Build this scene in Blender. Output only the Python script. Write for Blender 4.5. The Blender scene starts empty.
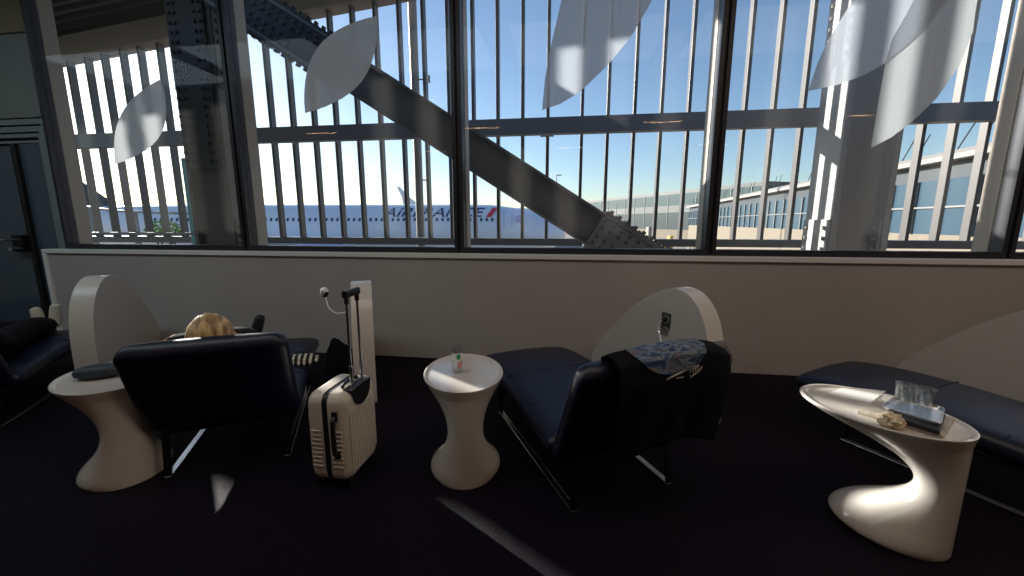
import bpy, bmesh, math, random
from mathutils import Vector, Matrix, noise
random.seed(7)
SC = bpy.context.scene
COL = SC.collection
PI = math.pi
# ------------------------------------------------------------------ camera
F_PX = 394.0; TH = math.radians(9.5); PS = math.radians(7.9); H = 1.25
FW = Vector((-math.sin(PS)*math.cos(TH), math.cos(PS)*math.cos(TH), -math.sin(TH)))
RT = Vector((math.cos(PS), math.sin(PS), 0.0)); UP = RT.cross(FW); CAM = Vector((0, 0, H))
def ray(x, y): return FW + RT*((x-512)/F_PX) + UP*((288-y)/F_PX)
def atZ(x, y, z):
    d = ray(x, y); return CAM + d*((z-H)/d.z)
def atY(x, y, Y):
    d = ray(x, y); return CAM + d*(Y/d.y)
def atD(x, y, D): return CAM + ray(x, y)*D          # D = distance along the view direction
cd = bpy.data.cameras.new('camera'); cam = bpy.data.objects.new('camera', cd); COL.objects.link(cam)
cd.sensor_width = 36; cd.lens = F_PX/1024*36; cd.clip_start = 0.02; cd.clip_end = 5000
M = Matrix((RT, UP, -FW)).transposed().to_4x4(); M.translation = CAM
cam.matrix_world = M; SC.camera = cam
# ------------------------------------------------------------------ materials
def srgb(r, g, b):
    f = lambda c: (c/255/12.92) if c/255 <= .04045 else ((c/255+.055)/1.055)**2.4
    return (f(r), f(g), f(b), 1)
def mat(name, col, rough=.5, metal=0., spec=.5, bump=0., bscale=40., vary=0., vscale=8., sheen=0., coat=0.):
    m = bpy.data.materials.new(name); m.use_nodes = True
    nt = m.node_tree; b = nt.nodes['Principled BSDF']
    b.inputs['Base Color'].default_value = col; b.inputs['Roughness'].default_value = rough
    b.inputs['Metallic'].default_value = metal; b.inputs['Specular IOR Level'].default_value = spec
    if sheen: b.inputs['Sheen Weight'].default_value = sheen
    if coat: b.inputs['Coat Weight'].default_value = coat; b.inputs['Coat Roughness'].default_value = .08
    tc = nt.nodes.new('ShaderNodeTexCoord')
    if vary:
        n = nt.nodes.new('ShaderNodeTexNoise'); n.inputs['Scale'].default_value = vscale; n.inputs['Detail'].default_value = 5
        nt.links.new(tc.outputs['Object'], n.inputs['Vector'])
        r = nt.nodes.new('ShaderNodeMapRange'); r.inputs['From Min'].default_value = .3; r.inputs['From Max'].default_value = .7
        r.inputs['To Min'].default_value = 1-vary; r.inputs['To Max'].default_value = 1+vary
        nt.links.new(n.outputs['Fac'], r.inputs['Value'])
        mx = nt.nodes.new('ShaderNodeVectorMath'); mx.operation = 'SCALE'
        mx.inputs[0].default_value = col[:3]; nt.links.new(r.outputs['Result'], mx.inputs['Scale'])
        nt.links.new(mx.outputs['Vector'], b.inputs['Base Color'])
    if bump:
        n2 = nt.nodes.new('ShaderNodeTexNoise'); n2.inputs['Scale'].default_value = bscale; n2.inputs['Detail'].default_value = 4
        nt.links.new(tc.outputs['Object'], n2.inputs['Vector'])
        bp = nt.nodes.new('ShaderNodeBump'); bp.inputs['Strength'].default_value = bump; bp.inputs['Distance'].default_value = .01
        nt.links.new(n2.outputs['Fac'], bp.inputs['Height']); nt.links.new(bp.outputs['Normal'], b.inputs['Normal'])
    return m
def emis(name, col, s):
    m = bpy.data.materials.new(name); m.use_nodes = True; nt = m.node_tree
    b = nt.nodes['Principled BSDF']; b.inputs['Base Color'].default_value = col
    b.inputs['Emission Color'].default_value = col; b.inputs['Emission Strength'].default_value = s
    return m
def glassy(name, tint, gloss=.06, haze=0., rough=.0):
    """thin clear sheet: transparent + fresnel reflection + a little dirt that scatters"""
    m = bpy.data.materials.new(name); m.use_nodes = True; nt = m.node_tree; nt.nodes.clear()
    o = nt.nodes.new('ShaderNodeOutputMaterial'); t = nt.nodes.new('ShaderNodeBsdfTransparent'); t.inputs[0].default_value = tint
    g = nt.nodes.new('ShaderNodeBsdfGlossy'); g.inputs['Roughness'].default_value = rough
    lw = nt.nodes.new('ShaderNodeLayerWeight'); lw.inputs['Blend'].default_value = .35
    r = nt.nodes.new('ShaderNodeMapRange'); r.inputs['To Min'].default_value = gloss; r.inputs['To Max'].default_value = .6
    p = nt.nodes.new('ShaderNodeMath'); p.operation = 'POWER'; p.inputs[1].default_value = 4
    nt.links.new(lw.outputs['Facing'], p.inputs[0]); nt.links.new(p.outputs[0], r.inputs['Value'])
    mx = nt.nodes.new('ShaderNodeMixShader'); nt.links.new(r.outputs['Result'], mx.inputs[0])
    nt.links.new(t.outputs[0], mx.inputs[1]); nt.links.new(g.outputs[0], mx.inputs[2])
    last = mx
    if haze:
        tr = nt.nodes.new('ShaderNodeBsdfTranslucent'); tr.inputs[0].default_value = (.9, .9, .9, 1)
        tc = nt.nodes.new('ShaderNodeTexCoord'); n = nt.nodes.new('ShaderNodeTexNoise'); n.inputs['Scale'].default_value = 1.5
        nt.links.new(tc.outputs['Object'], n.inputs['Vector'])
        r2 = nt.nodes.new('ShaderNodeMapRange'); r2.inputs['To Min'].default_value = haze*.5; r2.inputs['To Max'].default_value = haze*1.5
        nt.links.new(n.outputs['Fac'], r2.inputs['Value'])
        m2 = nt.nodes.new('ShaderNodeMixShader'); nt.links.new(r2.outputs['Result'], m2.inputs[0])
        nt.links.new(mx.outputs[0], m2.inputs[1]); nt.links.new(tr.outputs[0], m2.inputs[2]); last = m2
    nt.links.new(last.outputs[0], o.inputs[0])
    return m
MT = {}
MT['carpet'] = mat('carpet', (.0052, .0024, .0098, 1), .62, spec=.13, bump=.9, bscale=260, vary=.5, vscale=120)
MT['wall'] = mat('wall_paint', (.45, .432, .415, 1), .55, spec=.3, vary=.03, vscale=2)
MT['roomwall'] = mat('room_wall', (.42, .37, .34, 1), .8)
MT['ceiling'] = mat('ceiling_paint', (.30, .28, .26, 1), .9)
MT['sill'] = mat('sill_trim', (.82, .82, .80, 1), .4)
MT['frame'] = mat('dark_window_metal', (.035, .036, .045, 1), .4, .3)
MT['mullion'] = mat('beige_mullion', (.46, .40, .34, 1), .45, .2)
MT['greypanel'] = mat('grey_green_panel', (.21, .235, .21, 1), .5, vary=.06, vscale=3)
MT['doorframe'] = mat('door_frame_metal', (.28, .33, .34, 1), .35, .3)
MT['doorframe_dark'] = mat('door_frame_gap', (.008, .008, .01, 1), .6)
MT['tan'] = mat('tan_bulkhead', (.25, .21, .13, 1), .7)
MT['doorglass'] = mat('dark_door_glass', (.07, .10, .125, 1), .12, spec=.8)
MT['glass'] = glassy('window_glass', (.93, .95, .97, 1), .012, haze=.009)
MT['tumbler'] = glassy('clear_glass', (.95, .96, .96, 1), .16, haze=.035)
MT['liquid'] = glassy('melted_ice', (.93, .95, .97, 1), .08)
MT['white'] = mat('white_gloss', (.66, .62, .565, 1), .16, spec=.5, coat=.3)
MT['panel'] = mat('white_panel', (.68, .655, .61, 1), .22, spec=.5)
MT['leather'] = mat('navy_leather', (.0042, .0068, .0235, 1), .40, spec=.5, bump=.12, bscale=160, vary=.12, vscale=30)
MT['seam'] = mat('dark_seam', (.003, .004, .01, 1), .7)
MT['steel'] = mat('polished_steel', (.75, .76, .78, 1), .22, 1.)
MT['blacksteel'] = mat('black_metal', (.012, .012, .014, 1), .4, .5)
MT['case'] = mat('white_suitcase_shell', (.66, .60, .52, 1), .35, spec=.4)
MT['black'] = mat('black_plastic', (.010, .010, .012, 1), .45)
MT['rubber'] = mat('rubber', (.006, .006, .007, 1), .7)
MT['cloth'] = mat('black_cloth', (.006, .006, .009, 1), .9, spec=.15, bump=.3, bscale=300)
MT['greycloth'] = mat('grey_cloth', (.16, .15, .15, 1), .9, spec=.15, bump=.3, bscale=200)
MT['trousers'] = mat('dark_trousers', (.012, .010, .013, 1), .9, spec=.15, bump=.3, bscale=80)
MT['top'] = mat('dark_sweater', (.02, .022, .03, 1), .95, spec=.1)
MT['sock'] = mat('white_sock', (.60, .56, .46, 1), .9, bump=.4, bscale=120)
MT['skin'] = mat('skin', (.52, .31, .22, 1), .5, vary=.05)
MT['shoe'] = mat('black_shoe', (.008, .008, .01, 1), .5)
MT['outlet'] = mat('dark_grey_outlet', (.05, .056, .05, 1), .4)
MT['outletgrey'] = mat('grey_outlet_socket', (.22, .24, .22, 1), .4)
MT['whiteplastic'] = mat('white_plastic', (.8, .8, .8, 1), .35)
MT['paper'] = mat('white_paper', (.86, .85, .83, 1), .7)
MT['cover'] = mat('beige_cover', (.50, .44, .36, 1), .4, vary=.3, vscale=25)
MT['napkin'] = mat('cream_napkin', (.80, .68, .50, 1), .85)
MT['pouch'] = mat('slate_pouch', (.028, .04, .055, 1), .6, vary=.2, vscale=60)
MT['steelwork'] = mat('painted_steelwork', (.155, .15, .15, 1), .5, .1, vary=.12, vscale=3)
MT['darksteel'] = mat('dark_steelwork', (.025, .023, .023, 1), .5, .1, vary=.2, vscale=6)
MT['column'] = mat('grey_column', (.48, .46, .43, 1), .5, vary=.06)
MT['fin'] = mat('fin_metal', (.115, .107, .104, 1), .4, .2)
MT['transom'] = mat('transom_metal', (.19, .19, .20, 1), .5, .2)
MT['fascia'] = mat('brown_fascia', (.26, .225, .21, 1), .6)
MT['bolt'] = mat('bolt', (.10, .10, .10, 1), .4, .6)
MT['apron'] = mat('concrete_apron', (.34, .295, .24, 1), .9, vary=.08, vscale=.05)
MT['plane'] = mat('airliner_paint', (.72, .76, .86, 1), .3, spec=.5)
MT['planetop'] = mat('airliner_crown_paint', (.20, .34, .55, 1), .35)
MT['navy'] = mat('navy_lettering', (.035, .05, .16, 1), .5)
MT['red'] = mat('red_stripe', (.65, .05, .07, 1), .5)
MT['planegl'] = mat('cabin_window', (.04, .06, .12, 1), .3)
MT['engine'] = mat('engine_lilac', (.40, .42, .72, 1), .35)
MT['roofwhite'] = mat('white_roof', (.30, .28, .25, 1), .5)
MT['bglass'] = mat('building_glass', (.045, .085, .12, 1), .25, spec=.4)
MT['bteal'] = mat('teal_glass_band', (.018, .062, .070, 1), .5, spec=.2)
MT['bglass2'] = mat('pale_blue_glazing', (.016, .038, .046, 1), .5, spec=.2)
MT['bgrey'] = mat('grey_cladding', (.045, .055, .065, 1), .5)
MT['bstone'] = mat('pale_concrete', (.22, .185, .14, 1), .8, vary=.05)
MT['yellow'] = mat('yellow_paint', (.75, .50, .08, 1), .5)
MT['green'] = mat('shrub_leaf', (.22, .36, .08, 1), .8, vary=.4, vscale=5)
MT['teal'] = mat('teal_plastic', (.08, .38, .42, 1), .35)
MT['mast'] = mat('galvanised_mast', (.24, .24, .24, 1), .45, .3)
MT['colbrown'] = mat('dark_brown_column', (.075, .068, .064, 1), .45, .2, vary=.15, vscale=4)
def decal_mat(name, col, tr, alpha):
    m = bpy.data.materials.new(name); m.use_nodes = True; nt = m.node_tree; nt.nodes.clear()
    o = nt.nodes.new('ShaderNodeOutputMaterial'); t = nt.nodes.new('ShaderNodeBsdfTransparent')
    d = nt.nodes.new('ShaderNodeBsdfDiffuse'); d.inputs[0].default_value = col
    l = nt.nodes.new('ShaderNodeBsdfTranslucent'); l.inputs[0].default_value = tr
    a = nt.nodes.new('ShaderNodeAddShader'); nt.links.new(d.outputs[0], a.inputs[0]); nt.links.new(l.outputs[0], a.inputs[1])
    mx = nt.nodes.new('ShaderNodeMixShader'); mx.inputs[0].default_value = alpha
    nt.links.new(t.outputs[0], mx.inputs[1]); nt.links.new(a.outputs[0], mx.inputs[2]); nt.links.new(mx.outputs[0], o.inputs[0])
    return m
MT['decal'] = decal_mat('frosted_film', (.35, .35, .35, 1), (.48, .50, .515, 1), .86)
MT['decal2'] = decal_mat('thin_frosted_film', (.33, .35, .38, 1), (.47, .50, .54, 1), .68)
# ------------------------------------------------------------------ mesh helpers
def link(name, bm, m, parent=None, smooth=True, loc=None, bevel=0, seg=2, ang=40):
    bmesh.ops.recalc_face_normals(bm, faces=bm.faces)
    me = bpy.data.meshes.new(name); bm.to_mesh(me); bm.free()
    if m: me.materials.append(m)
    o = bpy.data.objects.new(name, me); COL.objects.link(o)
    if parent: o.parent = parent
    if loc: o.location = loc
    if smooth:
        for p in me.polygons: p.use_smooth = True
        try: me.set_sharp_from_angle(angle=math.radians(ang))
        except Exception: pass
    if bevel:
        b = o.modifiers.new('edge', 'BEVEL'); b.width = bevel; b.segments = seg; b.limit_method = 'ANGLE'; b.angle_limit = math.radians(50)
    return o
def NB(): return bmesh.new()
def box(bm, x0, x1, y0, y1, z0, z1, T=None):
    vs = [bm.verts.new(Vector(p)) for p in ((x0,y0,z0),(x1,y0,z0),(x1,y1,z0),(x0,y1,z0),(x0,y0,z1),(x1,y0,z1),(x1,y1,z1),(x0,y1,z1))]
    if T:
        for v in vs: v.co = T @ v.co
    for f in ((0,3,2,1),(4,5,6,7),(0,1,5,4),(1,2,6,5),(2,3,7,6),(3,0,4,7)): bm.faces.new([vs[i] for i in f])
    return vs
def beam(bm, p, q, w, t, up=Vector((0,0,1))):
    """box bar from p to q, w across, t along the up-ish direction"""
    p, q = Vector(p), Vector(q); d = (q-p); L = d.length; d.normalize()
    s = d.cross(up); s.normalize() if s.length > 1e-6 else None
    if s.length < 1e-6: s = Vector((1,0,0))
    u = s.cross(d)
    T = Matrix((s, d, u)).transposed().to_4x4(); T.translation = p
    return box(bm, -w/2, w/2, 0, L, -t/2, t/2, T)
def loft(bm, rings, closed=True, cap=True):
    R = [[bm.verts.new(Vector(p)) for p in r] for r in rings]
    n = len(R[0])
    for a, b in zip(R, R[1:]):
        for i in range(n if closed else n-1):
            j = (i+1) % n; bm.faces.new((a[i], a[j], b[j], b[i]))
    if cap and closed:
        bm.faces.new(R[0]); bm.faces.new(R[-1])
    return R
def tube(bm, pts, r, n=8, cap=True):
    pts = [Vector(p) for p in pts]; rings = []
    t0 = (pts[1]-pts[0]).normalized(); a = t0.orthogonal().normalized()
    for i, p in enumerate(pts):
        t = (pts[min(i+1, len(pts)-1)]-pts[max(i-1, 0)]).normalized()
        a = (a - t*a.dot(t)).normalized(); b = t.cross(a)
        rr = r[i] if isinstance(r, (list, tuple)) else r
        rings.append([p + a*math.cos(2*PI*k/n)*rr + b*math.sin(2*PI*k/n)*rr for k in range(n)])
    loft(bm, rings, cap=cap)
def lathe(bm, prof, n=32, T=None, cap=True):
    rings = [[Vector((r*math.cos(2*PI*k/n), r*math.sin(2*PI*k/n), z)) for k in range(n)] for r, z in prof]
    if T: rings = [[T @ p for p in r] for r in rings]
    loft(bm, rings, cap=cap)
def spline(pts, k=6):
    pts = [Vector(p) for p in pts]; out = []
    for i in range(len(pts)-1):
        p0 = pts[max(i-1,0)]; p1 = pts[i]; p2 = pts[i+1]; p3 = pts[min(i+2, len(pts)-1)]
        for j in range(k):
            t = j/k
            out.append(.5*((2*p1)+(p2-p0)*t+(2*p0-5*p1+4*p2-p3)*t*t+(3*p1-p0-3*p2+p3)*t**3))
    out.append(pts[-1]); return out
def extrude_poly(bm, pts, d):
    d = Vector(d); a = [bm.verts.new(Vector(p)) for p in pts]; b = [bm.verts.new(Vector(p)+d) for p in pts]
    n = len(a); bm.faces.new(a); bm.faces.new(b[::-1])
    for i in range(n):
        j = (i+1) % n; bm.faces.new((a[j], a[i], b[i], b[j]))
def T3(loc, rz=0): return Matrix.Translation(Vector(loc)) @ Matrix.Rotation(rz, 4, 'Z')
def tag(o, label=None, cat=None, group=None, kind=None):
    if label: o['label'] = label
    if cat: o['category'] = cat
    if group: o['group'] = group
    if kind: o['kind'] = kind
    return o
def thing(name, label, cat, loc=(0,0,0), rz=0, group=None):
    o = bpy.data.objects.new(name, None); o.empty_display_size = .1; COL.objects.link(o)
    o.location = loc; o.rotation_euler = (0, 0, rz)
    return tag(o, label, cat, group)
def struct(name, bm, m, label=None, parent=None, **k):
    o = link(name, bm, m, parent, **k)
    if not parent: o['kind'] = 'structure'
    if label: o['label'] = label
    return o
def copy_tree(o, parent=None):
    c = o.copy(); COL.objects.link(c)
    if parent: c.parent = parent
    for ch in list(o.children): copy_tree(ch, c)
    return c
# ------------------------------------------------------------------ room shell
YW = 3.38          # room face of the low wall
YG = 3.50          # glass line
ZC = 3.75
bm = NB(); box(bm, -9, 9, -7, 3.6, -.12, 0); struct('floor', bm, MT['carpet'], 'dark navy carpet', smooth=False)
bm = NB(); box(bm, -9.2, 9.2, -7.2, 3.6, ZC, ZC+.1); struct('ceiling', bm, MT['ceiling'], smooth=False)
bm = NB(); box(bm, -9.2, 9.2, -7.2, -7, 0, ZC); struct('wall_back', bm, MT['roomwall'], smooth=False)
bm = NB(); box(bm, -9.2, -9, -7, 3.75, 0, ZC); struct('wall_left', bm, MT['roomwall'], smooth=False)
bm = NB(); box(bm, 9, 9.2, -7, 3.75, 0, ZC); struct('wall_right', bm, MT['roomwall'], smooth=False)
# low wall under the windows, boxed out, with a raised trim along its top and left end
XL = -5.36
bm = NB(); box(bm, XL+.02, 9, YW, 3.62, 0, .955); lw = struct('wall_front', bm, MT['wall'], 'low warm grey wall under the windows', smooth=False)
bm = NB(); box(bm, XL, 9, YW-.022, YG-.03, .935, .975); box(bm, XL, XL+.05, YW-.022, YW+.03, 0, .935)
struct('trim_1', bm, MT['sill'], 'pale sill trim along the top of the low wall', smooth=False, bevel=.004)
# left wall piece beside the windows (grey panel above the door)
DZ = 2.02
bm = NB(); box(bm, -9, -5.25, 3.52, 3.7, 2.3, 3.08); struct('wall_above_door', bm, MT['greypanel'], 'grey green panel above the door', smooth=False)
bm = NB(); box(bm, -9, -5.25, 3.50, 3.7, 3.08, ZC); struct('trim_2', bm, MT['tan'], 'tan bulkhead above the grey panel', smooth=False)
bm = NB(); box(bm, -9, -7.3, 3.5, 3.7, 0, 2.3); struct('wall_beside_door', bm, MT['greypanel'], smooth=False)
# door: nested frames, leaf, sidelight
door = thing('door_1', 'grey metal double door with dark glass leaves', None); door['kind'] = 'structure'
del door['label']; door['label'] = 'grey metal double door with dark glass leaves'
def frame_u(x0, x1, z1, w, y0, y1):
    bm = NB(); box(bm, x1-w, x1, y0, y1, 0, z1); box(bm, x0, x0+w, y0, y1, 0, z1); box(bm, x0+w, x1-w, y0, y1, z1-w, z1); return bm
link('door_gap', frame_u(-7.3, -5.25, 2.30, .3, 3.6, 3.66), MT['doorframe_dark'], door, smooth=False)
for k, (xr, z1, w, yy) in enumerate(((-5.262, 2.285, .055, 3.515), (-5.327, 2.22, .055, 3.535), (-5.392, 2.155, .04, 3.555), (-5.442, 2.09, .025, 3.575))):
    link('door_frame', frame_u(-7.28+.06*k, xr, z1, w, yy, 3.6), MT['doorframe'], door, smooth=False, bevel=.003)
bm = NB(); box(bm, -5.75, -5.46, 3.585, 3.6, .02, 2.06); link('sidelight', bm, MT['doorglass'], door, smooth=False)
bm = NB(); box(bm, -5.81, -5.75, 3.55, 3.61, .0, 2.06); link('stile', bm, MT['black'], door, smooth=False, bevel=.004)
bm = NB(); box(bm, -7.0, -5.81, 3.58, 3.6, .02, 2.04); link('door_leaf', bm, MT['doorglass'], door, smooth=False)
bm = NB(); box(bm, -5.95, -5.81, 3.50, 3.575, .93, 1.11); hd = link('door_lock', bm, MT['blacksteel'], door, smooth=False, bevel=.01)
bm = NB(); tube(bm, [(-5.93, 3.5, 1.06), (-5.93, 3.44, 1.06), (-6.06, 3.43, 1.06)], .014, 10); tube(bm, [(-5.93, 3.5, .96), (-5.93, 3.465, .96)], .025, 12)
link('door_handle', bm, MT['steel'], hd)
# windows: five bays, 2.13 m apart
MX = [-5.2, -3.085, -.955, 1.172, 3.29, 5.42, 7.55]
ZT = 3.62
bm = NB(); box(bm, -5.25, 9, YG-.06, 3.7, ZT, ZC); struct('trim_3', bm, MT['frame'], smooth=False)
for i in range(6):
    x0, x1 = MX[i], MX[i+1]
    w = bpy.data.objects.new('window_%d' % (i+1), None); COL.objects.link(w); w['kind'] = 'structure'
    w['label'] = 'tall fixed window in a dark metal frame'
    bm = NB()
    fw = .032
    box(bm, x0+.012, x0+.012+fw, YG-.05, YG+.05, .975, ZT); box(bm, x1-.012-fw, x1-.012, YG-.05, YG+.05, .975, ZT)
    box(bm, x0+.012+fw, x1-.012-fw, YG-.05, YG+.05, .975, 1.025); box(bm, x0+.012+fw, x1-.012-fw, YG-.05, YG+.05, ZT-.05, ZT)
    link('window_frame', bm, MT['frame'], w, smooth=False)
    bm = NB(); box(bm, x0+.012+fw, x1-.012-fw, YG-.004, YG+.004, 1.025, ZT-.05)
    link('pane', bm, MT['glass'], w, smooth=False)
for i, x in enumerate(MX):
    m = bpy.data.objects.new('trim_%d' % (i+4), None); COL.objects.link(m); m['kind'] = 'structure'
    bm = NB(); box(bm, x-.012, x+.012, YG-.03, YG+.05, .975, ZT); link('joint', bm, MT['doorframe_dark'], m, smooth=False)
    bm = NB(); box(bm, x-.05, x+.05, YG+.051, 3.68, .94, ZT+.1); link('outer_mullion', bm, MT['mullion'], m, smooth=False, bevel=.006)
# frosted leaf films on the panes
def leaf(px, wi, m, label, dy=.006):
    pts = [atY(x, y, YG-dy) for x, y in px]
    pts = [p for p in pts]
    bm = NB(); extrude_poly(bm, [(p.x, YG-dy, min(p.z, ZT-.06)) for p in pts], (0, .0015, 0))
    o = link('leaf_film', bm, m, bpy.data.objects['window_%d' % wi], smooth=False); o['label'] = label
def arc(p, q, bulge, n=14):
    """quadratic-ish leaf edge from p to q bulging sideways"""
    p, q = Vector(p), Vector(q); d = q-p; s = Vector((-d.y, d.x))
    return [tuple(p + d*t + s*bulge*math.sin(PI*t)**.9) for t in [i/n for i in range(n)]]
leaf(arc((161, 79), (115, 164), .19) + arc((115, 164), (161, 79), .27), 1, MT['decal'], 'frosted leaf shaped film')
leaf(arc((377, 16), (305, 113), .24) + arc((305, 113), (377, 16), .22), 2, MT['decal'], 'frosted leaf shaped film')
leaf([(542, 110), (545, 78), (550, 50), (558, 15), (566, -20), (590, -90), (690, -160), (700, -100), (680, -55), (648, 8), (630, 38), (607, 66), (580, 92), (560, 104)], 3, MT['decal2'], 'large frosted leaf shaped film')
leaf([(808, 91), (818, 62), (829, 39), (853, 0), (885, -60), (930, -120), (975, -140), (968, -60), (947, 0), (928, 26), (905, 47), (885.5, 63), (863, 75.5), (837, 85)], 4, MT['decal2'], 'frosted leaf shaped film with a pale tip', .006)
leaf([(871, 148), (878, 105), (885.5, 63), (892, 39), (907, 13), (935, -40), (960, -90), (978, -60), (979, -20), (977, 0), (973, 31), (960, 65), (936, 99), (913, 121), (892, 137)], 4, MT['decal'], 'large frosted leaf shaped film', .012)
# ------------------------------------------------------------------ outside: double facade
YF = 6.66
fx = [-11.95+.4*k for k in range(7)] + [-9.15, -8.75, -8.39, -7.99, -7.62, -7.22, -6.8, -6.38, -5.97, -5.56] + [-5.17+.402*k for k in range(13)] + [.19+.398*k for k in range(23)]
fac = thing('facade_screen', 'outer screen of tall slender metal fins with a horizontal rail outside the windows', 'facade screen', (0, YF, 0))
def roofz(x): return 4.78 + (x+2.8)*.0954
for x in fx:
    top = min(roofz(x), 6.6)
    bm = NB(); box(bm, x-.025, x+.025, -.06, .06, .98, top+.02)
    link('fin', bm, MT['fin'], fac, smooth=False, bevel=.004)
bm = NB(); box(bm, -12.1, 9.2, -.24, -.105, 2.60, 2.84); link('transom', bm, MT['transom'], fac, smooth=False)
bm = NB(); box(bm, -12.1, 9.2, -.12, .12, .865, .98); link('bottom_rail', bm, MT['steelwork'], fac, smooth=False)
bm = NB()
extrude_poly(bm, [(-12.1, -.15, roofz(-12.1)), (9.2, -.15, roofz(9.2)), (9.2, -.15, roofz(9.2)+.36), (-12.1, -.15, roofz(-12.1)+.36)], (0, .3, 0))
link('fascia', bm, MT['fascia'], fac, smooth=False)
# dark corrugated roof deck from the facade back toward the building
bm = NB()
n = 60; y0, y1 = 3.75, YF-.16
prof = []
for i in range(n+1):
    y = y0+(y1-y0)*i/n; prof.append((y, .05 if (i//2) % 2 else 0))
for xa, xb in ((-12.1, -1.0),):
    ra = [(xa, y, roofz(xa)+.34+d) for y, d in prof] + [(xa, y1, roofz(xa)+.8), (xa, y0, roofz(xa)+.8)]
    rb = [(xb, y, roofz(xb)+.34+d) for y, d in prof] + [(xb, y1, roofz(xb)+.8), (xb, y0, roofz(xb)+.8)]
    loft(bm, [ra, rb])
struct('roof_deck', bm, MT['darksteel'], 'dark corrugated roof deck outside', smooth=False)
# brace
YB = 4.95
br = thing('steel_brace', 'heavy grey diagonal steel brace crossing behind the middle windows', 'steel brace', (0, YB, 0))
A = Vector((-4.104*.934, 0, 1.25+2.717*.934)); B = Vector((.75*.934, 0, 1.25-.346*.934))
d = (B-A).normalized(); up = Vector((-d.z, 0, d.x)); up = up if up.z > 0 else -up
A0 = A - d*1.0; B0 = B + d*1.4
def bT(s, off=0, yo=0): return A0 + d*s + up*off + Vector((0, yo, 0))
Lb = (B0-A0).length
bh = .20
bm = NB(); beam(bm, bT(0), bT(Lb), .16, bh*2-.03, up); link('web', bm, MT['steelwork'], br, smooth=False)
for s in (1, -1):
    bm = NB(); beam(bm, bT(0, s*bh), bT(Lb, s*bh), .42, .03, up); link('flange', bm, MT['steelwork'], br, smooth=False, bevel=.004)
def splice(s0, s1, m):
    bm = NB(); beam(bm, bT(s0, 0, -.17), bT(s1, 0, -.17), .05, bh*2-.04, up); p = link('splice_plate', bm, m, br, smooth=False)
    k = int((s1-s0)/.11); first = None
    for i in range(k):
        for off in (-.14, -.06, .06, .14):
            c = bT(s0+.06+i*.11, off, -.195)
            if first is None:
                bm = NB(); lathe(bm, [(.022, -.002), (.022, .02), (.012, .028)], 6, Matrix.Rotation(PI/2, 4, 'X')); first = link('bolt', bm, MT['bolt'], p, smooth=False); first.location = c
            else:
                q = first.copy(); COL.objects.link(q); q.parent = p; q.location = c
    for sg in (1, -1):
        bm = NB(); beam(bm, bT(s0, sg*(bh+.03)), bT(s1, sg*(bh+.03)), .40, .03, up)
        for i in range(k):
            for yo in (-.15, .15):
                a = bT(s0+.06+i*.11, sg*(bh+.04), yo); tube(bm, [a, a+up*sg*.045], .024, 6)
        link('flange_plate', bm, m, p, smooth=False)
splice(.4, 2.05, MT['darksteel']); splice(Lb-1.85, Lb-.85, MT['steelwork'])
# columns
def column(name, label, x0, x1, y0, y1, m, base_px=None):
    c = thing(name, label, 'column', ((x0+x1)/2, (y0+y1)/2, 0))
    w = (x1-x0)/2; dd = (y1-y0)/2; bw = min(.12, dd-.05)
    for s in (-1, 1):
        bm = NB(); box(bm, s*w-.03, s*w+.03, -dd, dd, -1, 6.4); link('flange', bm, m, c, smooth=False, bevel=.006)
    bm = NB(); box(bm, -w+.03, w-.03, -bw, bw, -1, 6.4); link('web', bm, m, c, smooth=False)
    for s in (-1, 1):
        for z0, z1 in ((.2, 1.28), (3.1, 4.6)):
            bm = NB()
            box(bm, s*w-.055, s*w+.055, -dd+.02, dd-.02, z0, z1)
            z = z0+.07
            while z < z1:
                for yy in (-dd+.09, dd-.09):
                    for q in (-1, 1): tube(bm, [(s*w+q*.055, yy, z), (s*w+q*.085, yy, z)], .028, 6)
                z += .13
            link('bolted_plate', bm, m, c, smooth=False)
    return c
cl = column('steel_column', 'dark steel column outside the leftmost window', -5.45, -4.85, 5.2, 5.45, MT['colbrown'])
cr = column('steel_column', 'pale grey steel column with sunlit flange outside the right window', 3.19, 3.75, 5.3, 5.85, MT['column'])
bm = NB(); box(bm, -5.42, -4.88, 5.15, 5.175, 2.0, 4.35); k = 0
for z in [2.1+.12*i for i in range(19)]:
    for x in (-5.38, -5.3, -5.0, -4.92): tube(bm, [(x, 5.155, z), (x, 5.12, z)], .025, 6)
o = link('gusset_plate', bm, MT['darksteel'], None, smooth=False); o.parent = cl; o.matrix_parent_inverse = Matrix.Translation(-cl.location)
# mast with a bracket just outside the facade
p = atY(421, 240, 7.2)
mast = thing('mast', 'slender pale vertical mast outside the second window', 'mast', (p.x, 7.2, 0))
bm = NB(); tube(bm, [(0, 0, -5), (0, 0, 6.8)], .075, 14); link('pole', bm, MT['mast'], mast)
z = atY(430, 79, 7.2).z
bm = NB(); tube(bm, [(.07, 0, z), (.26, 0, z)], .012, 8); tube(bm, [(.26, 0, z-.06), (.26, 0, z+.06)], .02, 8); link('bracket', bm, MT['mast'], mast)
z = atY(430, 180, 7.2).z
bm = NB(); tube(bm, [(.07, 0, z), (.2, 0, z)], .012, 8); link('bracket', bm, MT['mast'], mast)
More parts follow.
